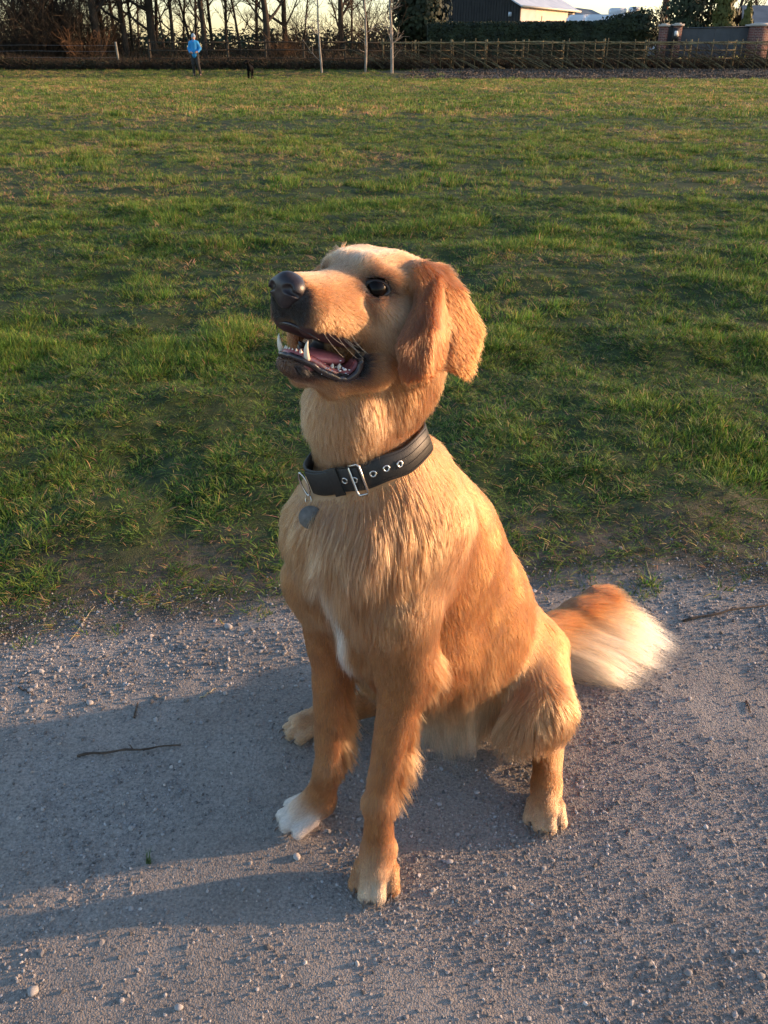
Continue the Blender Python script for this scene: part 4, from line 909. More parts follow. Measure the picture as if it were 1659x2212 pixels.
# ears
for s in (1, -1):
    E_ = {k: Hh(v[0], s * v[1], v[2]) for k, v in EAR.items()}
    for tris, c_, L_, fl in ((('ABG', 'BFG', 'BCF', 'CEF', 'CDE'), RED * .88, .010, (.05, s * .05, -1)), (('EVF', 'FVI', 'FIG', 'GIL', 'GLM', 'IJL', 'IVK', 'IKJ', 'AGM'), GOLD * .45 + RED * .55, .014, (-.75, s * .3, -.8))):
        T_ = [(E_[q[0]], E_[q[1]], E_[q[2]]) for q in tris]
        PR.append(dict(t='t', tris=T_, pts=np.array([v for t in T_ for v in t]), r=.0042, k=.008, col=c_, L=L_, flow=fv(HF, fl), lift=.15, grp=0))
    cone(Hh(.002, s * .047, .032), Hh(-.030, s * .047, .036), .010, .012, .012, GOLD, .012, fv(HF, (-.4, s * .4, -1)), .15)

# ---- evaluate the field on a grid
GS = .0034
lo = np.array([-.225, .63, -.006]); hi = np.array([.47, 1.40, .825])
NX, NY, NZ = (np.ceil((hi - lo) / GS).astype(int) + 1)
fld = [np.full((NX, NY, NZ), .08, np.float32) for _ in range(2)]
def region(p, pad):
    if p['t'] == 'c':
        r = max(p['ra'], p['rb']) + pad; a = np.minimum(p['a'], p['b']) - r; b = np.maximum(p['a'], p['b']) + r
    elif p['t'] == 't':
        a = p['pts'].min(0) - pad - p['r']; b = p['pts'].max(0) + pad + p['r']
    else:
        ext = np.sqrt(((p['R'] * p['r'][:, None]) ** 2).sum(0)) + pad; a = p['c'] - ext; b = p['c'] + ext
    i0 = np.maximum(np.floor((a - lo) / GS).astype(int), 0); i1 = np.minimum(np.ceil((b - lo) / GS).astype(int) + 1, (NX, NY, NZ))
    return i0, i1
def grid_pts(i0, i1):
    ax = [lo[k] + GS * np.arange(i0[k], i1[k]) for k in range(3)]
    return np.stack(np.meshgrid(*ax, indexing='ij'), -1).astype(np.float32)
def smin(a, b, k):
    h = np.maximum(k - np.abs(a - b), 0) / k
    return np.minimum(a, b) - h * h * k * .25
for p in PR:
    i0, i1 = region(p, .045); sl = tuple(slice(i0[k], i1[k]) for k in range(3))
    d = dist(p, grid_pts(i0, i1)).astype(np.float32)
    g = fld[1] if p['grp'] == 1 else fld[0]
    g[sl] = smin(g[sl], d, p['k'])
D3 = smin(fld[0], fld[1], .004); del fld
def carve(p, k=.003):
    i0, i1 = region(p, .03); sl = tuple(slice(i0[j], i1[j]) for j in range(3))
    d = dist(p, grid_pts(i0, i1)).astype(np.float32); D3[sl] = -smin(-D3[sl], d, k)
def cs(**k): return k
EYES = [Hh(.0335, s * .0285, .0155) for s in (1, -1)]
for e in EYES: carve(dict(t='c', a=e, b=e + 1e-4, ra=.0128, rb=.0128))
for s in (1, -1):   # fold running down the cheek from the eye
    carve(dict(t='c', a=Hh(.053, s * .0345, .002), b=Hh(.034, s * .0545, -.030), ra=.004, rb=.006), .010)
for s in (1, -1):   # mouth hollow
    carve(dict(t='c', a=Hh(.055, s * .024, -.058), b=Hh(.090, s * .010, -.051), ra=.0105, rb=.0075))
carve(dict(t='c', a=Hh(.045, 0, -.055), b=Hh(.092, 0, -.050), ra=.014, rb=.008))
for s in (1, -1):
    carve(dict(t='c', a=Hh(.052, s * .036, -.060), b=Hh(.066, s * .034, -.058), ra=.0085, rb=.009))
# flat soles
zz = lo[2] + GS * np.arange(NZ); D3 = np.maximum(D3, (.002 - zz)[None, None, :].astype(np.float32))

BV, BQ = surface_nets(D3, lo, GS)
ok = (BQ >= 0).all(1); BQ = BQ[ok]
# one smoothing pass keeps the surface free of stair steps
for _ in range(2):
    acc = np.zeros_like(BV); n = np.zeros(len(BV))
    for i in range(4):
        a = BQ[:, i]; b = BQ[:, (i + 1) % 4]
        np.add.at(acc, a, BV[b]); np.add.at(acc, b, BV[a]); np.add.at(n, a, 1); np.add.at(n, b, 1)
    BV = BV * .5 + .5 * acc / np.maximum(n, 1)[:, None]

def sample_field(P):
    q = (P - lo) / GS; i = np.clip(np.floor(q).astype(int), 0, np.array([NX, NY, NZ]) - 2); f = np.clip(q - i, 0, 1); r = 0
    for a in (0, 1):
        for b in (0, 1):
            for c in (0, 1):
                w = (f[:, 0] if a else 1 - f[:, 0]) * (f[:, 1] if b else 1 - f[:, 1]) * (f[:, 2] if c else 1 - f[:, 2])
                r = r + w * D3[i[:, 0] + a, i[:, 1] + b, i[:, 2] + c]
    return r
def grad_field(P):
    e = GS; g = np.stack([sample_field(P + e * np.eye(3)[k]) - sample_field(P - e * np.eye(3)[k]) for k in range(3)], -1)
    return g / (np.linalg.norm(g, axis=1)[:, None] + 1e-9)

def g3(P, c, r):
    return np.exp(-(((P - np.array(c)) / np.array(r)) ** 2).sum(-1))
def mixc(C, col, w): return C * (1 - w[:, None]) + np.array(col) * w[:, None]
DARK = np.array([.025, .018, .016])
def coat(P):
    """per point: colour, hair length, flow, lift"""
    W = np.zeros(len(P)); C = np.zeros((len(P), 3)); L = np.zeros(len(P)); Fw = np.zeros((len(P), 3)); Li = np.zeros(len(P))
    for p in PR:
        d = dist(p, P.astype(np.float64)); w = np.exp(-np.maximum(d + .01, 0) / .0065)
        fl = p['flow'] / np.linalg.norm(p['flow'])
        W += w; C += w[:, None] * p['col']; L += w * p['L']; Fw += w[:, None] * fl; Li += w * p['lift']
    W += 1e-12; C /= W[:, None]; L /= W; Fw /= W[:, None]; Li /= W
    h = to_local(HF, P); d = to_local(DF, P)
    head = smooth01(-.11, -.06, h[:, 2]) * (h[:, 0] > -.09) * (P[:, 2] > .6)
    sy = np.abs(h[:, 1]); hs = np.stack([h[:, 0], sy, h[:, 2]], -1)
    # body markings
    tone = np.array([mnoise.noise(Vector(q) * 16) for q in P * np.array([1, 1, .35])]) * .5 + .5
    C = mixc(C, RED * 1.2, .26 * smooth01(.45, .8, tone) * (1 - head) * (P[:, 2] > .2))
    chest = g3(d, (.42, -.012, .33), (.06, .010, .085)); C = mixc(C, WHITE, np.clip(chest * 1.5, 0, 1))
    C = mixc(C, CREAM, .22 * g3(d, (.42, 0, .45), (.06, .07, .12)))
    C = mixc(C, CREAM, .30 * g3(d, (.36, -.02, .62), (.08, .07, .07)) * (1 - head))
    L = L + .016 * g3(d, (.40, 0, .42), (.07, .09, .13)); Li = Li + .10 * g3(d, (.40, 0, .42), (.07, .09, .13))
    L = L * (1 - .28 * (1 - head) * (L < .032))
    # feathering behind the front legs
    for s in (1, -1):
        f = smooth01(.10, .14, d[:, 2]) * (1 - smooth01(.30, .34, d[:, 2])) * smooth01(.35, .85, grad_field(P) @ np.array([.92, .39, 0])) * (np.abs(d[:, 1] - s * .072) < .045) * (d[:, 0] > .28)
        L += .030 * f; Fw += f[:, None] * np.array([1.2, .1, -.55]); C = mixc(C, LGOLD, .7 * f); Li += .45 * f
    # belly and stifle fringe
    low = g3(d, (.24, .03, .12), (.11, .12, .06)) ; L += .085 * low; Li += .2 * low; C = mixc(C, CREAM, np.clip(1.2 * low, 0, .85))
    fl = g3(d, (.17, .12, .12), (.07, .06, .04)); L += .008 * fl; C = mixc(C, LGOLD, .6 * fl)
    # tail
    tl = smooth01(.0, .02, (P - np.array([.235, 1.11, 0])) @ np.array([.55, .8, 0]))
    ts_ = (P - np.array([.245, 1.12, .066])) @ np.array([.40, -.47, -.79]) / .036; under = smooth01(-.25, .55, ts_) * tl
    under = np.clip(under, 0, 1) * tl
    C = mixc(C, CREAM * 1.02, np.clip(under, 0, 1)); L += tl * (.020 + .100 * under); Fw += (tl * (.3 + 1.5 * under))[:, None] * np.array([.93, -.36, -.20])
    # head markings
    C = np.where(head[:, None] > .5, C, C)
    C = mixc(C, CREAM, head * .75 * g3(hs, (.03, 0, .045), (.06, .035, .02)))
    C = mixc(C, CREAM, head * .60 * g3(hs, (.015, .045, -.015), (.035, .03, .03)))
    C = mixc(C, CREAM, head * .45 * g3(hs, (.09, .0, .012), (.05, .016, .014)))
    C = mixc(C, LGOLD * 1.05, head * .4 * g3(hs, (.08, .03, -.015), (.035, .02, .02)))
    eye = g3(hs, (.0395, .034, .0165), (.0165, .013, .0105)); C = mixc(C, DARK, np.clip(2.0 * eye, 0, 1) * head)
    eye2 = g3(hs, (.052, .027, .013), (.011, .008, .006)); C = mixc(C, DARK, np.clip(1.1 * eye2, 0, 1) * head)
    fr = smooth01(.1065, .1165, h[:, 0] - .10 * (h[:, 2] + .02) - .1 * np.maximum(sy - .016, 0)) * (h[:, 2] < .004) * (h[:, 2] > -.046); C = mixc(C, DARK, fr * head)
    lipz = -.0385 - .0 * h[:, 0]
    lip = np.where(h[:, 1] < 0, smooth01(-.0335, -.0385, h[:, 2]), .85 * smooth01(-.0405, -.0435, h[:, 2])) * smooth01(-.052, -.047, h[:, 2]) * smooth01(.045, .055, h[:, 0]) * (h[:, 0] < .125); C = mixc(C, DARK, np.clip(lip * 1.0, 0, 1) * head)
    jawf = smooth01(.078, .098, h[:, 0]) * smooth01(-.086, -.080, h[:, 2]) * (h[:, 2] < -.055); C = mixc(C, DARK * 1.8, .75 * jawf)
    jl = np.exp(-((h[:, 2] + .068) / .006) ** 2) * smooth01(.05, .06, h[:, 0]) * (sy > .01); C = mixc(C, DARK, np.clip(jl, 0, 1))
    cor = g3(hs, (.052, .038, -.056), (.015, .010, .015)); C = mixc(C, DARK, np.clip(1.8 * cor, 0, 1))
    C = mixc(C, WHITE, .7 * g3(hs, (.088, 0, -.086), (.02, .02, .007)))
    # very short hair on front of the muzzle and lids
    L = L * (1 - .75 * np.clip(fr + eye + cor + lip * .7, 0, 1) * head)
    inside = (h[:, 0] > .035) & (h[:, 0] < .100) & (sy < .033) & (h[:, 2] > -.066) & (h[:, 2] < -.0385) & (P[:, 2] > .6)
    L = L * (1 - .05 * head); Li = Li + .10 * head * (h[:, 2] > -.06)
    return C, L, Fw, Li, inside, head, h, d

bC, bL, bF, bLi, bIn, bHead, bh, bd = coat(BV)
skin = bC.copy() * .75
gy = grad_field(BV)
skin[bIn] = np.where((bh[bIn][:, 2] < -.052)[:, None], np.array([.30, .085, .08]), DARK)
um = (bHead > .5) & ((gy @ HF[3] < -.45) | ((gy @ HF[2]) * np.sign(bh[:, 1]) < -.15)) & (bh[:, 0] > .052) & (bh[:, 2] > -.052) & (bh[:, 2] < -.030); skin[um] = np.array([.05, .022, .022])
dog = empty('dog', (.05, .9, 0), 'golden retriever sitting on the gravel path, mouth open, wearing a black collar', 'dog')
me = np_mesh('body', BV, BQ, True)
ca = me.color_attributes.new('col', 'FLOAT_COLOR', 'POINT'); ca.data.foreach_set('color', np.c_[skin, np.ones(len(skin))].astype(np.float32).ravel())
m_skin = attr_mat('dog skin', rough=.55, spec=.4); me.materials.append(m_skin)
dog_body = link_obj('body', me, dog)

# ------------------------------------------------------------------ fur
m_fur = bpy.data.materials.new('dog fur'); m_fur.use_nodes = True
nt = m_fur.node_tree; nt.nodes.remove(bsdf(m_fur))
at_ = nd(m_fur, 'ShaderNodeAttribute', attribute_name='col', attribute_type='GEOMETRY')
ph = nd(m_fur, 'ShaderNodeBsdfHairPrincipled'); ph.parametrization = 'COLOR'
ph.inputs['Roughness'].default_value = .42; ph.inputs['Radial Roughness'].default_value = .55
ph.inputs['Coat'].default_value = 0.0; ph.inputs['Random Roughness'].default_value = .1
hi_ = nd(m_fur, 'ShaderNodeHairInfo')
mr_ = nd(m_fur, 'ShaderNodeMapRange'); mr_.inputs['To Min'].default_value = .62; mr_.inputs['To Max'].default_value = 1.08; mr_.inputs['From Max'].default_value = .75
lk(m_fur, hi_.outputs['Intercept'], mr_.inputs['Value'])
fm_ = nd(m_fur, 'ShaderNodeMix', data_type='RGBA', blend_type='MULTIPLY'); fm_.inputs[0].default_value = 1      # roots darkened in the colour, painting in shade deep between the hairs
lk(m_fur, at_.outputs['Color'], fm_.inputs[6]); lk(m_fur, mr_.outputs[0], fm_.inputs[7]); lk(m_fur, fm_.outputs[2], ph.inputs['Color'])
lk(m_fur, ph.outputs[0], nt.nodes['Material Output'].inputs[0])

tri = np.concatenate([BQ[:, [0, 1, 2]], BQ[:, [0, 2, 3]]])
A, B_, C_ = BV[tri[:, 0]], BV[tri[:, 1]], BV[tri[:, 2]]
area = .5 * np.linalg.norm(np.cross(B_ - A, C_ - A), axis=1)
tc = (A + B_ + C_) / 3
dens = np.ones(len(tri)); Lt = bL[tri].mean(1); hd = bHead[tri].mean(1)
dens = np.clip(.016 / Lt, .55, 2.3) * (1 + .5 * hd)
side_n = (gy @ HF[2]) * np.sign(bh[:, 1])
under_m = bIn | ((bHead > .5) & (side_n < -.15) & (bh[:, 0] > .05) & (bh[:, 2] > -.055) & (bh[:, 2] < -.026)) | ((bHead > .5) & (gy @ HF[3] < -.45) & (bh[:, 0] > .052) & (bh[:, 2] > -.052) & (bh[:, 2] < -.030))
dens[under_m[tri].any(1)] = 0; dens[tc[:, 2] < .004] = 0
for e in EYES: dens[np.linalg.norm(tc - e, axis=1) < .0142] = 0
nose_c = Hh(.1235, 0, .0005)
dens[(((to_local(HF, tc) - np.array([.1235, 0, .0])) / np.array([.013, .019, .0135])) ** 2).sum(1) < 1] = 0
NH = 520000
pr = area * dens; pr /= pr.sum()
t_i = rng.choice(len(tri), NH, p=pr)
r1 = np.sqrt(rng.random(NH)); r2 = rng.random(NH)
wA, wB, wC = 1 - r1, r1 * (1 - r2), r1 * r2
def bary(X): return wA[:, None] * X[tri[t_i, 0]] + wB[:, None] * X[tri[t_i, 1]] + wC[:, None] * X[tri[t_i, 2]]
root = bary(BV); col = bary(bC); Ln = bary(bL[:, None])[:, 0]; flo = bary(bF); lif = bary(bLi[:, None])[:, 0]; headw = bary(bHead[:, None])[:, 0]
nor = grad_field(root)
# collar band region: no hair under the band
COL_C = Dd(.343, -.010, .552); ct = fv(DF, (.17, -.30, 1.)); ct /= np.linalg.norm(ct)
ch = (root - COL_C) @ ct
cr = np.linalg.norm((root - COL_C) - ch[:, None] * ct, axis=1)
under_band = (np.abs(ch) < .0175) & (cr < .12)
near_band = (ch > 0) & (ch < .045) & (cr < .12)
Ln = np.where(near_band, np.minimum(Ln, .012 + .6 * np.maximum(ch - .012, 0)), Ln)
keep = ~under_band
root, col, Ln, flo, lif, headw, nor = [a[keep] for a in (root, col, Ln, flo, lif, headw, nor)]
NH = len(root)
# clumps
ng = NH // 6; gi = rng.choice(NH, ng, replace=False)
kd = kdtree.KDTree(ng)
for j, i in enumerate(gi): kd.insert(root[i], j)
kd.balance()
own = np.fromiter((kd.find(p)[1] for p in root), np.int64, NH)
def jit(P, s, amp):
    return amp * np.array([mnoise.noise_vector(Vector(q) * s) for q in P])
gflo = flo[gi] / (np.linalg.norm(flo[gi], axis=1)[:, None] + 1e-9)
gn = nor[gi]
twg = smooth01(.0, .02, (root[gi] - np.array([.235, 1.11, 0])) @ np.array([.55, .8, 0])) * (root[gi][:, 2] < .16)
gdir = gflo + (1 - .65 * twg)[:, None] * (jit(root[gi], 22, .34) + jit(root[gi], 70, .16)) + rng.normal(0, .05, (ng, 3))
rawf = gflo + .12 * gn; gdir -= (gdir * gn).sum(1)[:, None] * gn; gdir /= np.linalg.norm(gdir, axis=1)[:, None] + 1e-9; tb = np.clip(1.1 * twg, 0, 1)[:, None]; gdir = gdir * (1 - tb) + rawf * tb; gdir /= np.linalg.norm(gdir, axis=1)[:, None] + 1e-9
glift = np.clip((1 - .5 * twg) * lif[gi] * rng.uniform(.6, 1.5, ng), .05, .8)
gdir = gdir + glift[:, None] * gn; gdir /= np.linalg.norm(gdir, axis=1)[:, None]
glen = Ln[gi] * rng.uniform(.8, 1.15, ng)
gbr = rng.uniform(.82, 1.12, ng) * (1 + .30 * jit(root[gi], 55, 1.)[:, 0])
fly = np.where((rng.random(NH) < .06) & (Ln < .05), rng.uniform(.2, .7, NH), 0)
dirv = gdir[own] + rng.normal(0, .09, (NH, 3)) * (1 + 3 * fly[:, None]); dirv /= np.linalg.norm(dirv, axis=1)[:, None]
ln = Ln * rng.uniform(.65, 1.12, NH) * np.where((rng.random(NH) < .05) & (Ln < .05), rng.uniform(1.1, 1.5, NH), 1)
K = 7; ts = np.linspace(0, 1, K)
P = np.zeros((NH, K, 3)); P[:, 0] = root - nor * .0015
cur = P[:, 0].copy(); dv = dirv.copy()
grav = np.array([0, 0, -1.])
gt = np.repeat(root[gi][:, None], K, 1)
gcur = root[gi].copy(); gd = gdir.copy()
def push(Pp, m=.0006):
    s = sample_field(Pp); b = s < m
    if b.any():
        g = grad_field(Pp[b]); Pp[b] += g * (m - s[b])[:, None]
    Pp[:, 2] = np.maximum(Pp[:, 2], .0015); return Pp
tailw_g = smooth01(.0, .02, (root[gi] - np.array([.235, 1.11, 0])) @ np.array([.55, .8, 0]))
for k in range(1, K):
    lw = np.clip(glen / .05, 0, 1.5)
    gd = gd + (grav * .16 * (1 - .6 * tailw_g)[:, None]) * lw[:, None] + jit(gcur, 38, .24) * lw[:, None] * (1 - .6 * tailw_g)[:, None]
    gd /= np.linalg.norm(gd, axis=1)[:, None]
    gcur = push(gcur + gd * (glen / (K - 1))[:, None]); gt[:, k] = gcur
for k in range(1, K):
    t = ts[k]
    gseg = gt[own, k] - gt[own, k - 1]; gl = np.linalg.norm(gseg, axis=1)[:, None] + 1e-9
    step = (gseg / gl * .85 + dirv * (.30 + fly[:, None])); step /= np.linalg.norm(step, axis=1)[:, None]
    cur = cur + step * (ln / (K - 1))[:, None]
    off = (gt[own, k] - cur); offn = np.linalg.norm(off, axis=1)[:, None]
    cur = cur + off * (.05 * t) * (offn < .02)
    cur = push(cur); P[:, k] = cur
cl = np.clip(col ** np.array([1.30, 1.36, 1.30]) * gbr[own][:, None] * rng.uniform(.62, 1.22, NH)[:, None] * (.49 + .30 * smooth01(.14, .40, col.min(1)))[:, None], .008, .85)
hc = bpy.data.hair_curves.new('fur'); hc.add_curves([K] * NH)
hc.attributes['position'].data.foreach_set('vector', P.astype(np.float32).ravel()) if 'position' in hc.attributes else hc.points.foreach_set('position', P.astype(np.float32).ravel())
ra = hc.attributes.get('radius') or hc.attributes.new('radius', 'FLOAT', 'POINT')
rad = np.clip(.00010 + Ln * .0040, .00013, .00027)[:, None] * np.array([1, 1, .95, .85, .7, .5, .2])[None]
ra.data.foreach_set('value', rad.astype(np.float32).ravel())
cat = hc.attributes.new('col', 'FLOAT_COLOR', 'CURVE'); cat.data.foreach_set('color', np.c_[cl, np.ones(NH)].astype(np.float32).ravel())
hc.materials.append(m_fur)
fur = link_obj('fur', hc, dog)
print('fur', NH, 'body verts', len(BV))
# ------------------------------------------------------------------ eyes, nose, mouth
m_eye = mat('eye', (.006, .004, .003), .16, spec=.16)
m_lid = mat('eyelid', (.02, .014, .012), .45)
m_nose = noise_mat('nose leather', (.018, .014, .015), (.035, .026, .028), 900, .38, .35, dist=.0006, spec=.5, coords='Object')
m_lip = noise_mat('black lip', (.016, .012, .012), (.035, .022, .022), 400, .25, .3, dist=.0008, spec=.6)
m_gum = noise_mat('gum', (.45, .13, .12), (.24, .06, .06), 260, .22, .35, dist=.001, spec=.6)
m_tongue = noise_mat('tongue', (.50, .17, .17), (.38, .11, .12), 500, .35, .4, dist=.0006, spec=.5)
m_tooth = mat('tooth', (.66, .60, .48), .2, spec=.6)
m_wet = mat('saliva', (.75, .72, .70), .1, spec=.8)
m_claw = mat('claw', (.10, .07, .055), .4)
for s, e in zip((1, -1), EYES):
    eb = MB().ell(e, (.0120,) * 3, nu=24, nv=16).build('eye', m_eye, dog, True)
    out = fv(HF, (.66, s * .74, .05)); out /= np.linalg.norm(out)
    ax = fv(HF, (-.74, s * .66, .0)); ax /= np.linalg.norm(ax); upv = np.cross(out, ax); upv *= np.sign(upv @ HF[3])
    lid = MB(); n = 28
    ring = [e + out * (.0076 - .0030 * abs(math.cos(a)) ) + ax * .0120 * math.cos(a) + upv * (.0064 if math.sin(a) > 0 else .0054) * math.sin(a) for a in np.linspace(0, 2 * math.pi, n)]
    lid.tube(ring, .0027, 7, cap=False); lid.build('eyelid', m_lid, dog, True)
for c1, pd in TOES:
    MB().tube([c1 + pd * .006 + np.array([0, 0, .002]), c1 + pd * .0135 + np.array([0, 0, -.001]), c1 + pd * .0165 + np.array([0, 0, -.006])], [.0019, .0016, .0005], 7).build('claw', m_claw, dog, True)
# nose built from its own small field
NPR = [('e', Hh(.1195, 0, .001), (.0135, .0165, .0138)), ('s', Hh(.1245, .0090, .0005), .0092), ('s', Hh(.1245, -.0090, .0005), .0092), ('s', Hh(.1255, 0, .006), .0088),
       ('s', Hh(.1225, 0, -.0085), .0085)]
gs = .0009; nlo = Hh(.12, 0, 0) - .026; nn = int(.052 / gs) + 1
G = np.stack(np.meshgrid(*[nlo[k] + gs * np.arange(nn) for k in range(3)], indexing='ij'), -1)
ND = np.full(G.shape[:3], .05)
for q in NPR:
    if q[0] == 'e': d = dist(dict(t='e', c=q[1], r=np.array(q[2]), R=HA), G)
    else: d = np.linalg.norm(G - q[1], axis=-1) - q[2]
    ND = smin(ND, d, .005)
for s in (1, -1):
    for a, b, ra, rb in ((Hh(.1345, s * .0080, .0000), Hh(.1325, s * .0105, .0008), .0036, .0036), (Hh(.1325, s * .0105, -.001), Hh(.1240, s * .0185, -.0048), .0025, .0016)):
        ND = -smin(-ND, dist(dict(t='c', a=a, b=b, ra=ra, rb=rb), G), .0015)
ND = -smin(-ND, dist(dict(t='c', a=Hh(.1365, 0, -.003), b=Hh(.1290, 0, -.0165), ra=.0011, rb=.0012), G), .0012)
NV, NQ = surface_nets(ND, nlo, gs); NQ = NQ[(NQ >= 0).all(1)]
link_obj('nose', np_mesh('nose', NV, NQ, True, m_nose), dog)
def sm_curve(pts, n=60):
    p = np.array(pts, float); t = np.linspace(0, len(p) - 1, n); i = np.clip(t.astype(int), 0, len(p) - 2); f = (t - i)[:, None]
    a = p[np.maximum(i - 1, 0)]; b = p[i]; c = p[i + 1]; d = p[np.minimum(i + 2, len(p) - 1)]
    return .5 * ((2 * b) + (-a + c) * f + (2 * a - 5 * b + 4 * c - d) * f ** 2 + (-a + 3 * b - 3 * c + d) * f ** 3)
LOW = [(.050, .037, -.049), (.0485, .0385, -.056), (.053, .036, -.067), (.064, .031, -.0715), (.080, .0265, -.0685), (.094, .0205, -.0625), (.1045, .0125, -.0590), (.1080, 0, -.0578)]
LOW = LOW + [(a, -b, c) for a, b, c in LOW[-2::-1]]
UP = [(.050, .037, -.049), (.055, .0378, -.0445), (.0705, .0362, -.0440), (.087, .033, -.0440), (.100, .027, -.0418), (.1095, .0195, -.0370), (.1145, .009, -.0335), (.1160, 0, -.0325)]
UP = UP + [(a, -b, c) for a, b, c in UP[-2::-1]]
lw = sm_curve(LOW, 90); tt = np.abs(np.linspace(-1, 1, 90))
wob = np.array([mnoise.noise(Vector(p) * 160) for p in lw])
LP = np.array([Hh(*p) for p in lw]) + wob[:, None] * .0012 * HF[3]
MB().tube(LP, .0022 + .0009 * tt + .0006 * wob, 9, flat=1.3).build('lower_lip', m_lip, dog, True)
UPp = np.array([Hh(*p) for p in sm_curve(UP, 90)]); MB().tube(UPp[26:64] + .0030 * HF[3] - .0020 * HF[1], .0018 * np.sin(np.linspace(.15, math.pi - .15, 38)), 9).build('upper_lip', m_lip, dog, True)
gw = lw.copy(); gw[:, 0] -= .0045 + .002 * tt; gw[:, 1] *= .80; gw[:, 2] += .0022 + .004 * tt ** 2
MB().tube([Hh(*p) for p in gw[8:-8]], .0048, 9).build('gum', m_gum, dog, True)
MB().ell(Hh(.066, 0, -.0565), (.034, .0205, .0070), HA.T, 26, 12).build('tongue', m_tongue, dog, True)
def tooth(a, b, r, bend=(0, 0, 0), name='tooth'):
    P_ = [np.array(a) * (1 - t) + np.array(b) * t + np.array(bend) * 4 * t * (1 - t) for t in np.linspace(0, 1, 7)]
    MB().tube([Hh(*p) for p in P_], r * np.array([1, .97, .9, .78, .6, .38, .12]), 9).build(name, m_tooth, dog, True)
for s in (1, -1):
    tooth((.0985, s * .0155, -.0580), (.1050, s * .0180, -.0405), .0029, (.0022, 0, 0), 'canine')
    for x, y, hgt, r in ((.1030, .0095, .0075, .0024), (.1050, .0058, .0072, .0021), (.1058, .0020, .0068, .0019)):
        tooth((x - .001, s * y, -.0570), (x, s * y, -.0570 + hgt), r)
    for x, y, hgt in ((.089, .0185, .0030), (.080, .0208, .0036), (.071, .0228, .0042), (.063, .0245, .005)):
        tooth((x, s * y, -.0625), (x, s * (y + .0006), -.0625 + hgt), .0022)
sb = MB()
for i in range(24):
    t = rng.random(); p = np.array([.088 - .036 * t, .0240 + .010 * t + rng.normal(0, .0012), -.0650 + .003 * math.sin(3 * t) + rng.normal(0, .0022)])
    sb.ell(Hh(*p), np.array([1, .7, .6]) * rng.uniform(.0004, .0010 + .0012 * (t > .6)), nu=7, nv=5)
sb.build('saliva', m_wet, dog, True)['kind'] = 'stuff'
# whiskers
wk = MB()
for s in (1, -1):
    for i in range(9):
        x = rng.uniform(.066, .102); z = rng.uniform(-.036, -.016)
        a = Hh(x, s * (.030 - .12 * (x - .07)), z); d = fv(HF, (-.35 + rng.normal(0, .2), s * .55, -.75 + rng.normal(0, .15))); d /= np.linalg.norm(d); Lw = rng.uniform(.018, .038)
        wk.tube([a + d * Lw * t + fv(HF, (-.5, 0, .35)) * Lw * .35 * t * t for t in np.linspace(0, 1, 6)], np.linspace(.00013, .00006, 6), 4)
wk.build('whiskers', mat('whisker', (.7, .6, .45), .4), dog)['kind'] = 'stuff'

# ------------------------------------------------------------------ the collar
m_leather = noise_mat('black leather', (.012, .012, .012), (.030, .029, .026), 500, .48, .5, dist=.0008, spec=.4)
m_steel = mat('steel', (.62, .60, .56), .22, 1.0); m_thread = mat('thread', (.008, .008, .008), .7); m_hole = mat('hole', (.01, .008, .006), .9)
col_o = empty('dog_collar', COL_C, 'black leather collar with steel eyelets and round tag on the sitting dog', 'dog collar')
u0 = DF[1] - ct * (DF[1] @ ct); u0 /= np.linalg.norm(u0); v0 = np.cross(ct, u0)       # u0 forward, v0 dog's left
NR = 120; an = np.linspace(0, 2 * math.pi, NR, endpoint=False)
rr = []
for a in an:
    d = u0 * math.cos(a) + v0 * math.sin(a); r = np.linspace(.02, .12, 201); best = .06
    for hh in (-.010, 0, .010):
        f = sample_field(COL_C + r[:, None] * d + ct * hh); idx_ = np.argmax(f > .0015); best = max(best if hh > -.01 else 0, r[idx_])
    rr.append(best)
print('collar radii', np.round(np.array(rr)[::10], 3)); rr = np.minimum(np.array(rr), .0655) + .0035
for _ in range(6): rr = (np.roll(rr, 1) + rr + np.roll(rr, -1)) / 3
def rad_at(a): return np.interp(a % (2 * math.pi), np.r_[an, 2 * math.pi], np.r_[rr, rr[0]])
def cpt(a, h, off=0.): return COL_C + ct * .0010 * (math.sin(3 * a) + math.sin(7 * a + 1)) + (rad_at(a) + off) * (u0 * math.cos(a) + v0 * math.sin(a)) + ct * h
def band(a0, a1, h0, h1, off, th, name, m_, parent, n=70, closed=False):
    V = []; Q = []
    A_ = np.linspace(a0, a1, n)
    prof = [(h0, 0), (h0, th * .7), (h0 + .0008, th), (h1 - .0008, th), (h1, th * .7), (h1, 0)]
    for a in A_: V += [cpt(a, h, off + o) for h, o in prof]
    k = 6
    for i in range(n - 1):
        for j in range(k): Q.append((i * k + j, i * k + (j + 1) % k, (i + 1) * k + (j + 1) % k, (i + 1) * k + j))
    if not closed: Q.append((0, 1, 4, 5)); Q.append((1, 2, 3, 4)); e = (n - 1) * k; Q.append((e + 5, e + 4, e + 1, e)); Q.append((e + 4, e + 3, e + 2, e + 1))
    mb = MB(); mb.add(V, Q); return mb.build(name, m_, parent, True)
HB = .0150
band(0, 2 * math.pi, -HB, HB, 0, .0026, 'band', m_leather, col_o, 140, True)
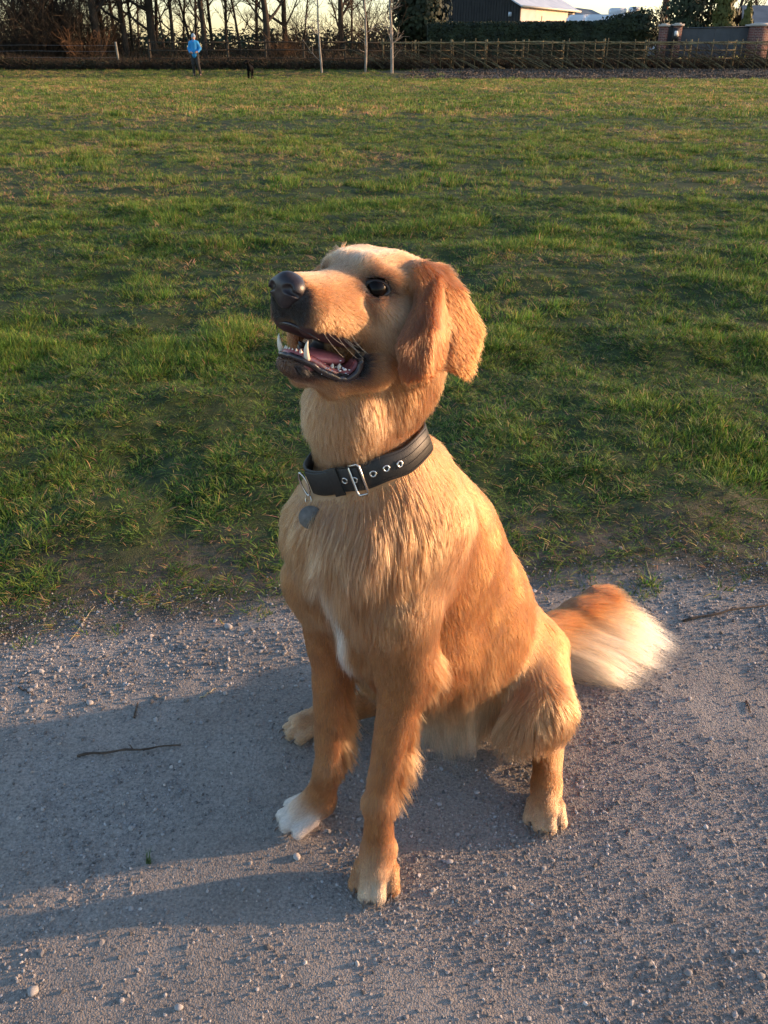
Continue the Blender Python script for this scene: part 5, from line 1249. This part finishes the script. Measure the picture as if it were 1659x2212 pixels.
# the buckled free end lies over the band
BA = .50                                                      # angle of the buckle, towards the dog's left
band(-.62, BA + .02, -HB + .0012, HB - .0012, .0028, .0024, 'strap_end', m_leather, col_o, 40)
band(-.08, .12, -HB - .0016, HB + .0016, .0054, .0022, 'keeper', m_leather, col_o, 14)
def ringm(c, n_, r, tube_r, name, parent, sx=1.0, ang=None, m_=None):
    n_ = n_ / np.linalg.norm(n_); a1 = np.cross(n_, ct); a1 /= np.linalg.norm(a1); a2 = np.cross(n_, a1)
    P_ = [c + r * (sx * math.cos(t) * a1 + math.sin(t) * a2) for t in np.linspace(0, 2 * math.pi, 22)]
    return MB().tube(P_, tube_r, 7, cap=False).build(name, m_ or m_steel, parent, True)
def outn(a): return u0 * math.cos(a) + v0 * math.sin(a)
for a in (.76, 1.02, 1.28):
    ey = ringm(cpt(a, 0, .0030), outn(a), .0031, .00115, 'eyelet', col_o)
    dd = outn(a); link_obj('eyelet_hole', MB().ell(cpt(a, 0, .0024), (.0022, .0022, .0022), nu=10, nv=6).mesh('hole', True, m_hole), ey)
for a in (.20, .40):
    ey = ringm(cpt(a, 0, .0056), outn(a), .0031, .0010, 'eyelet', col_o)
# stitching along both edges
for hh, off, a0, a1 in ((HB - .0028, .0028, .62, 2.1), (-HB + .0028, .0028, .62, 2.1), (.0042, .0028, 1.2, 2.1), (-.0042, .0028, 1.2, 2.1)):
    st = MB()
    for a in np.arange(a0, a1, .032):
        st.tube([cpt(a, hh, off), cpt(a + .018, hh, off)], .00045, 5)
    st.build('stitching', m_thread, col_o)
# buckle: rounded steel frame, roller and prong
bk = MB(); fr_ = []
for (da, h) in ((-.10, -HB - .003), (.05, -HB - .003), (.075, -HB), (.075, HB), (.05, HB + .003), (-.10, HB + .003), (-.125, HB), (-.125, -HB), (-.10, -HB - .003)):
    fr_.append(cpt(BA + da, h, .0072))
bk.tube(fr_, .0015, 8, cap=False)
bko = bk.build('buckle', m_steel, col_o, True)
MB().tube([cpt(BA + .072, -HB - .001, .0075), cpt(BA + .072, HB + .001, .0075)], .0030, 10).build('buckle_roller', m_steel, bko, True)
MB().tube([cpt(BA - .10, 0, .0075), cpt(BA, 0, .0088), cpt(BA + .075, 0, .0105)], .0012, 7).build('buckle_prong', m_steel, bko, True)
# D ring, split ring and tag at the front
DA_ = -.66; c = cpt(DA_, -.001, .0060)
tdir = v0 * math.cos(DA_) - u0 * math.sin(DA_)
dr = [c + .0125 * (math.sin(t)) * ct * 1.15 + outn(DA_) * (.0005 + .006 * (1 + math.cos(t)) * .5) - tdir * (.004 * math.cos(t)) for t in np.linspace(0, 2 * math.pi, 26)]
MB().tube(dr, .0013, 8, cap=False).build('d_ring', m_steel, col_o, True)
vw = np.array([.15, -.93, .33]); vw /= np.linalg.norm(vw); sx_ = np.cross(np.array([0, 0, 1.]), vw); sx_ /= np.linalg.norm(sx_); ux_ = np.cross(vw, sx_)
rc = c - ct * .0185 + outn(DA_) * .006
MB().tube([rc + .0062 * (math.cos(t) * (.5 * sx_ + .5 * vw) + math.sin(t) * ux_) for t in np.linspace(0, 2 * math.pi, 20)], .0007, 6, cap=False).build('split_ring', m_steel, col_o, True)
tcx = rc - ux_ * .017 + vw * .016; tg = MB(); n = 30
ri = [tcx + .0128 * (math.cos(t) * sx_ + math.sin(t) * ux_) for t in np.linspace(0, 2 * math.pi, n, endpoint=False)]
Vt = [p + vw * .0007 for p in ri] + [p - vw * .0007 for p in ri] + [tcx + vw * .0007, tcx - vw * .0007]
tg.add(Vt, [(i, (i + 1) % n, n + (i + 1) % n, n + i) for i in range(n)], [(2 * n, (i + 1) % n, i) for i in range(n)] + [(2 * n + 1, n + i, n + (i + 1) % n) for i in range(n)])
tg.build('name_tag', noise_mat('dull steel', (.10, .10, .09), (.17, .16, .15), 200, .6, .1, dist=.0004), col_o)
# ================================================================== small things on the path
m_stick = noise_mat('dead stick', (.045, .032, .024), (.13, .095, .07), 60, .9, .5, dist=.002)
m_straw = noise_mat('dry straw', (.30, .25, .15), (.48, .42, .28), 80, .8, .2)
def ground_hit(px, py):
    """point of the flat ground seen along a picture direction"""
    F = np.array([0, math.cos(PITCH), -math.sin(PITCH)]); U = np.array([0, math.sin(PITCH), math.cos(PITCH)])
    d = F + (px - 384) / FOC * np.array([1., 0, 0]) - (py - 512) / FOC * U
    p = CAM + d * (CAM[2] / -d[2]); return p[0], p[1]
def twig_obj(name, a, b, r, m_, label, cat, bend=.006, side=()):
    (x0, y0), (x1, y1) = ground_hit(*a), ground_hit(*b); n = 14; mb = MB(); P = []
    for t in np.linspace(0, 1, n):
        x = x0 + (x1 - x0) * t; y = y0 + (y1 - y0) * t + bend * math.sin(3 * t + x0 * 9) + .002 * math.sin(17 * t); P.append((x, y, gh(x, y) + r * 1.1 + .003 * math.sin(math.pi * t) * (len(side) > 0)))
    mb.tube(P, r * (1 - .45 * np.linspace(0, 1, n)) * (1 + .15 * np.sin(np.arange(n) * 2.3)), 7)
    for (t, dx, dy) in side:
        p = np.array(P[int(t * (n - 1))]); mb.tube([p, p + np.array([dx, dy, .004]), p + np.array([dx * 1.8, dy * 1.5, .003])], [r * .5, r * .35, r * .15], 5)
    o = mb.build(name, m_, None, True); tag(o, label, cat); return o
twig_obj('stick', (76, 759), (182, 742), .0022, m_stick, 'thin dark stick lying on the gravel left of the dog', 'stick', side=((.3, .006, -.004), (.55, -.005, .005)))
twig_obj('stick', (682, 620.5), (800, 604), .0026, m_stick, 'long dark stick lying across the path right of the tail', 'stick', side=((.4, .01, .005),))
twig_obj('twig', (134, 718), (138, 702), .0018, m_stick, 'short reddish twig upright in the picture beside the left gravel', 'twig', .001)
twig_obj('twig', (200, 698), (216, 688), .0014, m_straw, 'small pale twig tip among gravel between stick and dog', 'twig', .002)
twig_obj('straw', (68, 638), (96, 604), .0010, m_straw, 'dry grass stalk slanting over the turf edge at the left', 'straw', .006)
twig_obj('twig', (18, 688), (34, 695), .0013, m_stick, 'tiny dark twig near the left edge of the path', 'twig', .001)
twig_obj('straw', (645, 560), (665, 607), .0008, m_straw, 'long dry stalk on bare soil above the tail', 'straw', .004)
twig_obj('twig', (746, 702), (750, 713), .0018, m_stick, 'short twig at the right edge of the gravel', 'twig', .001)
for px, py, r, dk, label in ((297, 857, .0060, 1.35, 'white oval pebble just below the far front paw'), (228, 624, .0085, 1.15, 'flat grey stone at the soil edge left of the dog'), (90, 703, .0065, 1.2, 'pale bluish pebble on the left gravel'), (33, 1016 - 24, .0068, 1.1, 'orange lit pebble in the bottom left corner'),
                             (179, 1009, .0050, 1.2, 'whitish pebble at the bottom edge left of centre'), (642, 611, .0070, 1.25, 'white stone above the tail feathers at the soil edge'), (761, 976 , .0050, .9, 'grey pebble at the right bottom edge'),
                             (689, 700, .0048, 1.2, 'small white pebble right of the tail feathers'), (688, 973, .0056, .85, 'large dull grey pebble flush in the path at lower right'), (131, 828, .0042, 1.1, 'pale pebble in the dog shadow at the left'), (449, 862, .0050, 1.2, 'white pebble right of the near front paw')):
    x, y = ground_hit(px, py); b = .27 * dk
    me = rock('pebble', px * .37, 2, .24, noise_mat('pebble', (b * .9, b * .87, b * .83), (b * 1.25, b * 1.2, b * 1.15), 60, .75, .2, dist=.001)); me.shade_smooth()
    o = link_obj('pebble', me); o.location = (x, y, gh(x, y) + r * .35); o.scale = (r, r, r * .85); o.rotation_euler = (.2, .1, px); tag(o, label, 'pebble')
# a small green weed growing out of the gravel
x, y = ground_hit(148, 862); random.seed(4); mb = MB(); cc = []
for i in range(9): blade(mb, (random.gauss(0, .002), random.gauss(0, .002), 0), random.uniform(0, 6.28), random.uniform(.2, 1.1), random.uniform(.012, .026), .0022, cc, (.06, .10, .03, 1))
o = mb.build('weed', mat('weed green', (.06, .10, .03), .6)); o.location = (x, y, gh(x, y)); tag(o, 'small green weed sprouting from the gravel left of the dog', 'weed')
